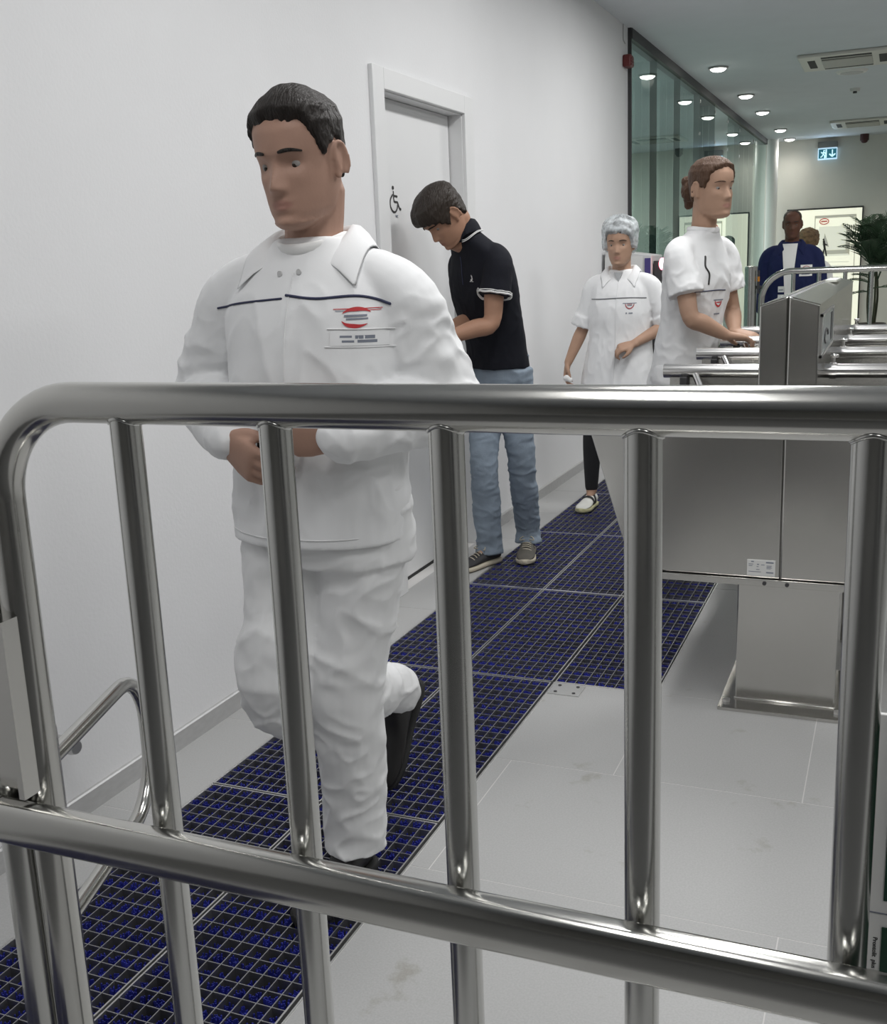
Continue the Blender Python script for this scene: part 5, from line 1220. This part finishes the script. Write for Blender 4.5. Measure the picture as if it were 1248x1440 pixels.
# ---------------------------------------------------------------- 4: the woman at the turnstile
def woman_tee():
    F = unit((0.86, -0.50, 0)); L = np.cross((0, 0, 1.0), F); U = A_((0, 0, 1.0))
    hb = basis((0.80, -0.60), pitch=0.02); hs = 0.95
    J = dict(L=L, F=F, k=0.92, head=(-0.715, 4.58, 1.665), headB=hb, neck=(-0.752, 4.605, 1.505), shoulders=(-0.775, 4.61, 1.445), chest=(-0.79, 4.615, 1.30), waist=(-0.82, 4.62, 1.10), pelvis=(-0.845, 4.63, 0.94),
             shR=(-0.835, 4.465, 1.435), elR=(-0.765, 4.405, 1.165), wrR=(-0.640, 4.50, 1.085), shL=(-0.695, 4.745, 1.435), elL=(-0.655, 4.78, 1.175), wrL=(-0.625, 4.665, 1.085),
             hipR=(-0.865, 4.58, 0.92), knR=(-0.90, 4.74, 0.49), anR=(-0.99, 4.92, 0.10), toeR=(-0.88, 4.87, 0.045), hipL=(-0.80, 4.72, 0.92), knL=(-0.81, 4.88, 0.49), anL=(-0.87, 5.06, 0.10), toeL=(-0.77, 5.0, 0.045),
             handR=dict(dir=((0.6, 0.45, -0.12), (0.1, 0.1, -1), (-0.2, 0.9, 0.0)), curl=(0.2, 0.5, 0.5), s=0.93), handL=dict(dir=((0.75, -0.2, -0.15), (0.1, 0.1, -1), (-0.2, -0.9, 0.0)), curl=(0.2, 0.5, 0.5), s=0.93))
    p = person('woman with pinned up auburn hair in white tunic leaning on turnstile rails', None, (-0.85, 4.62, 0), J, M_SKIN4, 0.0055, hs, female=True)
    head_bits(p, J['head'], hb, hs, M_HAIR4, female=True)
    hair_obj(p, J['head'], hb, hs, 'swept', M_HAIR4, 0.010, 0.005, 0.004, freq=(14, 30, 22))
    g = G(); bc = A_(J['head']) + hb @ A_((0, -0.125, 0.0)); g.ball(bc, (0.040, 0.040, 0.045), n=10); g.ball(bc + hb @ A_((0.01, -0.02, -0.045)), (0.022, 0.02, 0.03), n=8); g.ball(bc + hb @ A_((-0.012, -0.008, 0.038)), (0.025, 0.022, 0.022), n=8)
    solid('hair_bun', g, 0.005, M_HAIR4, p, smooth=1, disp=wrinkle(0.008, 40, 80, (1, 1, 1.6), 1.1))
    g = G()
    loft(g, [(-0.855, 4.66, 0.74, 0.150, 0.115, 0.120), (-0.848, 4.65, 0.88, 0.150, 0.116, 0.120), (-0.825, 4.635, 1.02, 0.148, 0.116, 0.108), (-0.80, 4.62, 1.16, 0.148, 0.118, 0.098), (-0.785, 4.615, 1.29, 0.158, 0.122, 0.104), (-0.777, 4.61, 1.40, 0.150, 0.092, 0.108), (-0.768, 4.608, 1.462, 0.115, 0.068, 0.082), (-0.756, 4.606, 1.494, 0.074, 0.064, 0.062), (-0.752, 4.606, 1.515, 0.061, 0.057, 0.055)], L, F, n=36)
    for sd in 'LR':
        sh, el = A_(J['sh' + sd]), A_(J['el' + sd]); c = A_((-0.777, 4.61, 1.43))
        g.tube([sh + (c - sh) * 0.72, sh + (c - sh) * 0.28, sh + (el - sh) * 0.12, sh + (el - sh) * 0.4, sh + (el - sh) * 0.68], [0.046, 0.053, 0.060, 0.066, 0.074], n=20, rnd=False)
    w = wrinkle(0.011, 8, 19, (0.9, 0.9, 0.8), 21.2)
    sh_ = solid('tunic', g, 0.007, M_WCLOTH, p, smooth=3, disp=lambda P: w(P) * np.clip((1.47 - P[:, 2]) / 0.14, 0.1, 1))
    bv = bvh_of(sh_); D = -F
    g = G(); g.tube([A_((-0.753, 4.606, 1.512)) + 0.063 * (L * math.sin(a) + F * math.cos(a) * 0.95) - U * 0.010 * max(0, math.cos(a)) for a in np.linspace(0, 2 * math.pi, 28)], [(0.011, 0.006)] * 28, n=10, smooth=False, rnd=False, up=(0, 0, 1)); mesh('neckband', g, M_WCLOTH, sh_, smooth=True)
    o = A_((-0.80, 4.615, 0)) + F * 0.25
    D2 = unit((0.25, 1.0, 0.0)); o2 = lambda u, z: (A_((-0.80, 4.615, 0)) + L * u + F * 0.1 + A_((0, 0, z)))
    seam_line('piping', sh_, bv, [o2(-0.15, 1.262) , o2(-0.08, 1.262), o2(0.0, 1.264), o2(0.06, 1.262)], D, 0.0022, M_PIPE)
    patch('badge', sh_, bv, o2(0.02, 1.21), L, U, D, [('rect', (-0.03, 0.03, 0.012, 0.016, 1), 1), ('arc', (0, 0.010, 0.022, 0.026, 0.004, 0.008, math.pi, 2 * math.pi, 1), 0), ('rect', (-0.014, 0.014, 0.002, 0.006, 1), 0), ('rect', (-0.018, 0.018, -0.045, -0.040, 1), 1)], [M_RED, M_GREYP])
    seam_line('pen_clip', sh_, bv, [o2(-0.05, 1.40), o2(-0.06, 1.36), o2(-0.045, 1.33), o2(-0.05, 1.29)], D, 0.004, M_BLACK)
    g = G()
    loft(g, [(-0.838, 4.68, 0.78, 0.140, 0.100, 0.110), (-0.832, 4.65, 0.92, 0.140, 0.100, 0.110), (-0.825, 4.64, 1.0, 0.130, 0.092, 0.098)], L, F, n=30)
    for sd in 'LR':
        h, k, a = (A_(J[n + sd]) for n in ('hip', 'kn', 'an')); g.tube([h, h * 0.5 + k * 0.5, k, k * 0.5 + a * 0.5, a - U * 0.02], [0.100, 0.092, 0.082, 0.078, 0.076], n=20)
    w2 = wrinkle(0.009, 8, 18, (0.8, 0.8, 1), 31)
    solid('trousers', g, 0.008, M_WTROU, p, smooth=3, disp=lambda P: w2(P))
    shoe(p, (-1.035, 4.945, 0.002), (-0.83, 4.84, 0.002), U, [M_SHOEW, M_SOLE], width=0.92); shoe(p, (-0.915, 5.085, 0.002), (-0.71, 4.98, 0.002), U, [M_SHOEW, M_SOLE], width=0.92)
woman_tee()

# ---------------------------------------------------------------- 5: the man in the navy jacket, 6 and 7: two people by the poster
def standing(label, C, F, H, body, jacket_mat, trouser_mat, shoe_mat, hair, hair_style, female=False, hair_thick=0.008, hair_noise=0.003, open_front=False, net=False):
    F = unit((F[0], F[1], 0)); L = np.cross((0, 0, 1.0), F); U = A_((0, 0, 1.0)); C = A_((C[0], C[1], 0)); q = H / 1.76
    P = lambda l, f, z: tuple(C + L * l * q + F * f * q + U * z * q)
    hb = basis(F, pitch=0.06); hs = 0.97 * q ** 0.5
    J = dict(L=L, F=F, k=q * (0.9 if female else 1.0), head=P(0, 0.025, 1.635), headB=hb, neck=P(0, -0.01, 1.475), shoulders=P(0, -0.015, 1.41), chest=P(0, 0, 1.27), waist=P(0, 0.005, 1.08), pelvis=P(0, 0, 0.95))
    for s, n in ((-1, 'R'), (1, 'L')):
        J.update({'sh' + n: P(s * 0.185, -0.01, 1.41), 'el' + n: P(s * 0.235, -0.02, 1.13), 'wr' + n: P(s * 0.225, 0.06, 0.90), 'hip' + n: P(s * 0.09, 0, 0.93), 'kn' + n: P(s * 0.10, 0.01, 0.51), 'an' + n: P(s * 0.11, -0.02, 0.09), 'toe' + n: P(s * 0.125, 0.11, 0.045)})
        J['hand' + n] = dict(dir=(-U + F * 0.15, -L * s, F), curl=(0.3, 0.4, 0.3), s=0.98 * q)
    p = person(label, None, tuple(C), J, body, 0.0075, hs, female=female)
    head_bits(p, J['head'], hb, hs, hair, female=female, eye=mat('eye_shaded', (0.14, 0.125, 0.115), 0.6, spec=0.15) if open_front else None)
    hair_obj(p, J['head'], hb, hs, hair_style, hair, hair_thick, hair_thick * 0.5, hair_noise, freq=(40, 40, 30) if hair_noise > 0.006 else (26, 26, 9))
    g = G(); m = lambda l, f, z, w, a, b: (*P(l, f, z), w * q, a * q, b * q)
    loft(g, [m(0, 0, 0.80, 0.205, 0.145, 0.145), m(0, 0, 0.95, 0.20, 0.14, 0.14), m(0, 0, 1.10, 0.195, 0.135, 0.13), m(0, 0, 1.26, 0.205, 0.138, 0.13), m(0, -0.008, 1.36, 0.20, 0.118, 0.125), m(0, -0.012, 1.43, 0.17, 0.085, 0.10), m(0, -0.012, 1.468, 0.105, 0.068, 0.078), m(0, -0.012, 1.492, 0.072, 0.06, 0.062)], L, F, n=36)
    for n in 'LR':
        sh, el, wr = (A_(J[k + n]) for k in ('sh', 'el', 'wr')); c = A_(P(0, -0.01, 1.41)); d = unit(wr - el)
        g.tube([sh + (c - sh) * 0.72, sh + (c - sh) * 0.28, sh + (el - sh) * 0.12 - U * 0.01, sh * 0.5 + el * 0.5, el, wr - d * 0.02], [0.05 * q, 0.058 * q, 0.068 * q, 0.072 * q, 0.067 * q, 0.055 * q], n=20)
    w = wrinkle(0.009, 8, 18, (1, 1, 0.7), C[1])
    jk = solid('jacket', g, 0.009, jacket_mat, p, smooth=3, disp=lambda X_: w(X_) * np.clip((P(0, 0, 1.46)[2] - X_[:, 2]) / 0.12, 0.1, 1))
    bv = bvh_of(jk)
    collar('collar', jk, bv, P(0, -0.01, 1.485), L, F, U, jacket_mat, r=0.066, h=0.036, drop=0.045, tip=0.075, tipx=0.10, openang=0.6, flare=0.03)
    if open_front:
        o = A_(P(0, 0.25, 1.0)); rows = []
        zs = np.linspace(0.0, 0.475, 16); nx = 8; pts = []
        for z in zs:
            hw = 0.030 + 0.035 * (z / 0.475) ** 1.5
            for i in range(nx + 1): pts.append(o + L * (-hw + 2 * hw * i / nx) * q - L * 0.015 + U * z * q)
        V = drape(bv, pts, -F, 0.004); g = G(); g.add(V, [(j * (nx + 1) + i, j * (nx + 1) + i + 1, (j + 1) * (nx + 1) + i + 1, (j + 1) * (nx + 1) + i) for j in range(15) for i in range(nx)])
        mesh('undershirt', g, M_TEE, p, smooth=True)
        patch('badge', jk, bv, o + L * 0.125 + U * 0.245, L, U, -F, [('rect', (-0.045, 0.05, -0.005, 0.05, 0), 0), ('rect', (-0.055, 0.05, -0.045, -0.012, 0), 0), ('arc', (0.002, 0.022, 0.03, 0.02, 0.004, 0.007, 0, 6.28, 2), 1), ('rect', (-0.035, 0.03, -0.032, -0.024, 2), 2)], [M_TEE, mat('red_faded', (0.42, 0.12, 0.13), 0.7), M_GREYP])
        patch('pocket_label', jk, bv, o - L * 0.075 + U * 0.06, L, U, -F, [('rect', (-0.025, 0.025, -0.05, -0.01, 0), 0), ('rect', (-0.025, 0.025, 0.01, 0.06, 0), 0), ('rect', (-0.018, 0.018, 0.025, 0.033, 2), 1)], [M_TEE, M_GREYP])
    g = G(); loft(g, [m(0, 0, 0.80, 0.165, 0.115, 0.125), m(0, 0, 0.92, 0.168, 0.115, 0.125), m(0, 0, 1.0, 0.155, 0.11, 0.11)], L, F)
    for n in 'LR':
        h, k, a = (A_(J[t + n]) for t in ('hip', 'kn', 'an')); g.tube([h, h * 0.5 + k * 0.5, k, k * 0.5 + a * 0.5, a - U * 0.03], [0.098 * q, 0.086 * q, 0.076 * q, 0.072 * q, 0.07 * q], n=20)
    solid('trousers', g, 0.010, trouser_mat, p, smooth=2)
    for s, n in ((-1, 'R'), (1, 'L')): shoe(p, (*P(s * 0.105, -0.075, 0)[:2], 0.002), (*P(s * 0.135, 0.205, 0)[:2], 0.002), U, [shoe_mat, M_SOLEB])
    return p
standing('man with shaved head in open navy jacket behind the far barrier', (-0.868, 9.95), (0.06, -1), 1.765, M_SKIN5, M_NAVY, M_NAVY, M_SHOEB, mat('hair_shaved', (0.035, 0.022, 0.018), 0.6), 'bald', hair_thick=0.0015, hair_noise=0.0008, open_front=True)
standing('person with curly sandy hair in white coat half hidden behind navy jacket', (-0.83, 11.2), (0.25, 1), 1.60, M_SKIN4, M_WCLOTH, M_WTROU, M_SHOEW, M_HAIR6, 'cap', female=True, hair_thick=0.024, hair_noise=0.011)
standing('person in pale coat by the column, seen mirrored in the glass', (-1.50, 17.0), (1, -0.15), 1.68, M_SKIN2, mat('pale_green_coat', (0.55, 0.60, 0.55), 0.9), M_WTROU, M_SHOEB, M_HAIR2, 'fringe', hair_thick=0.012)
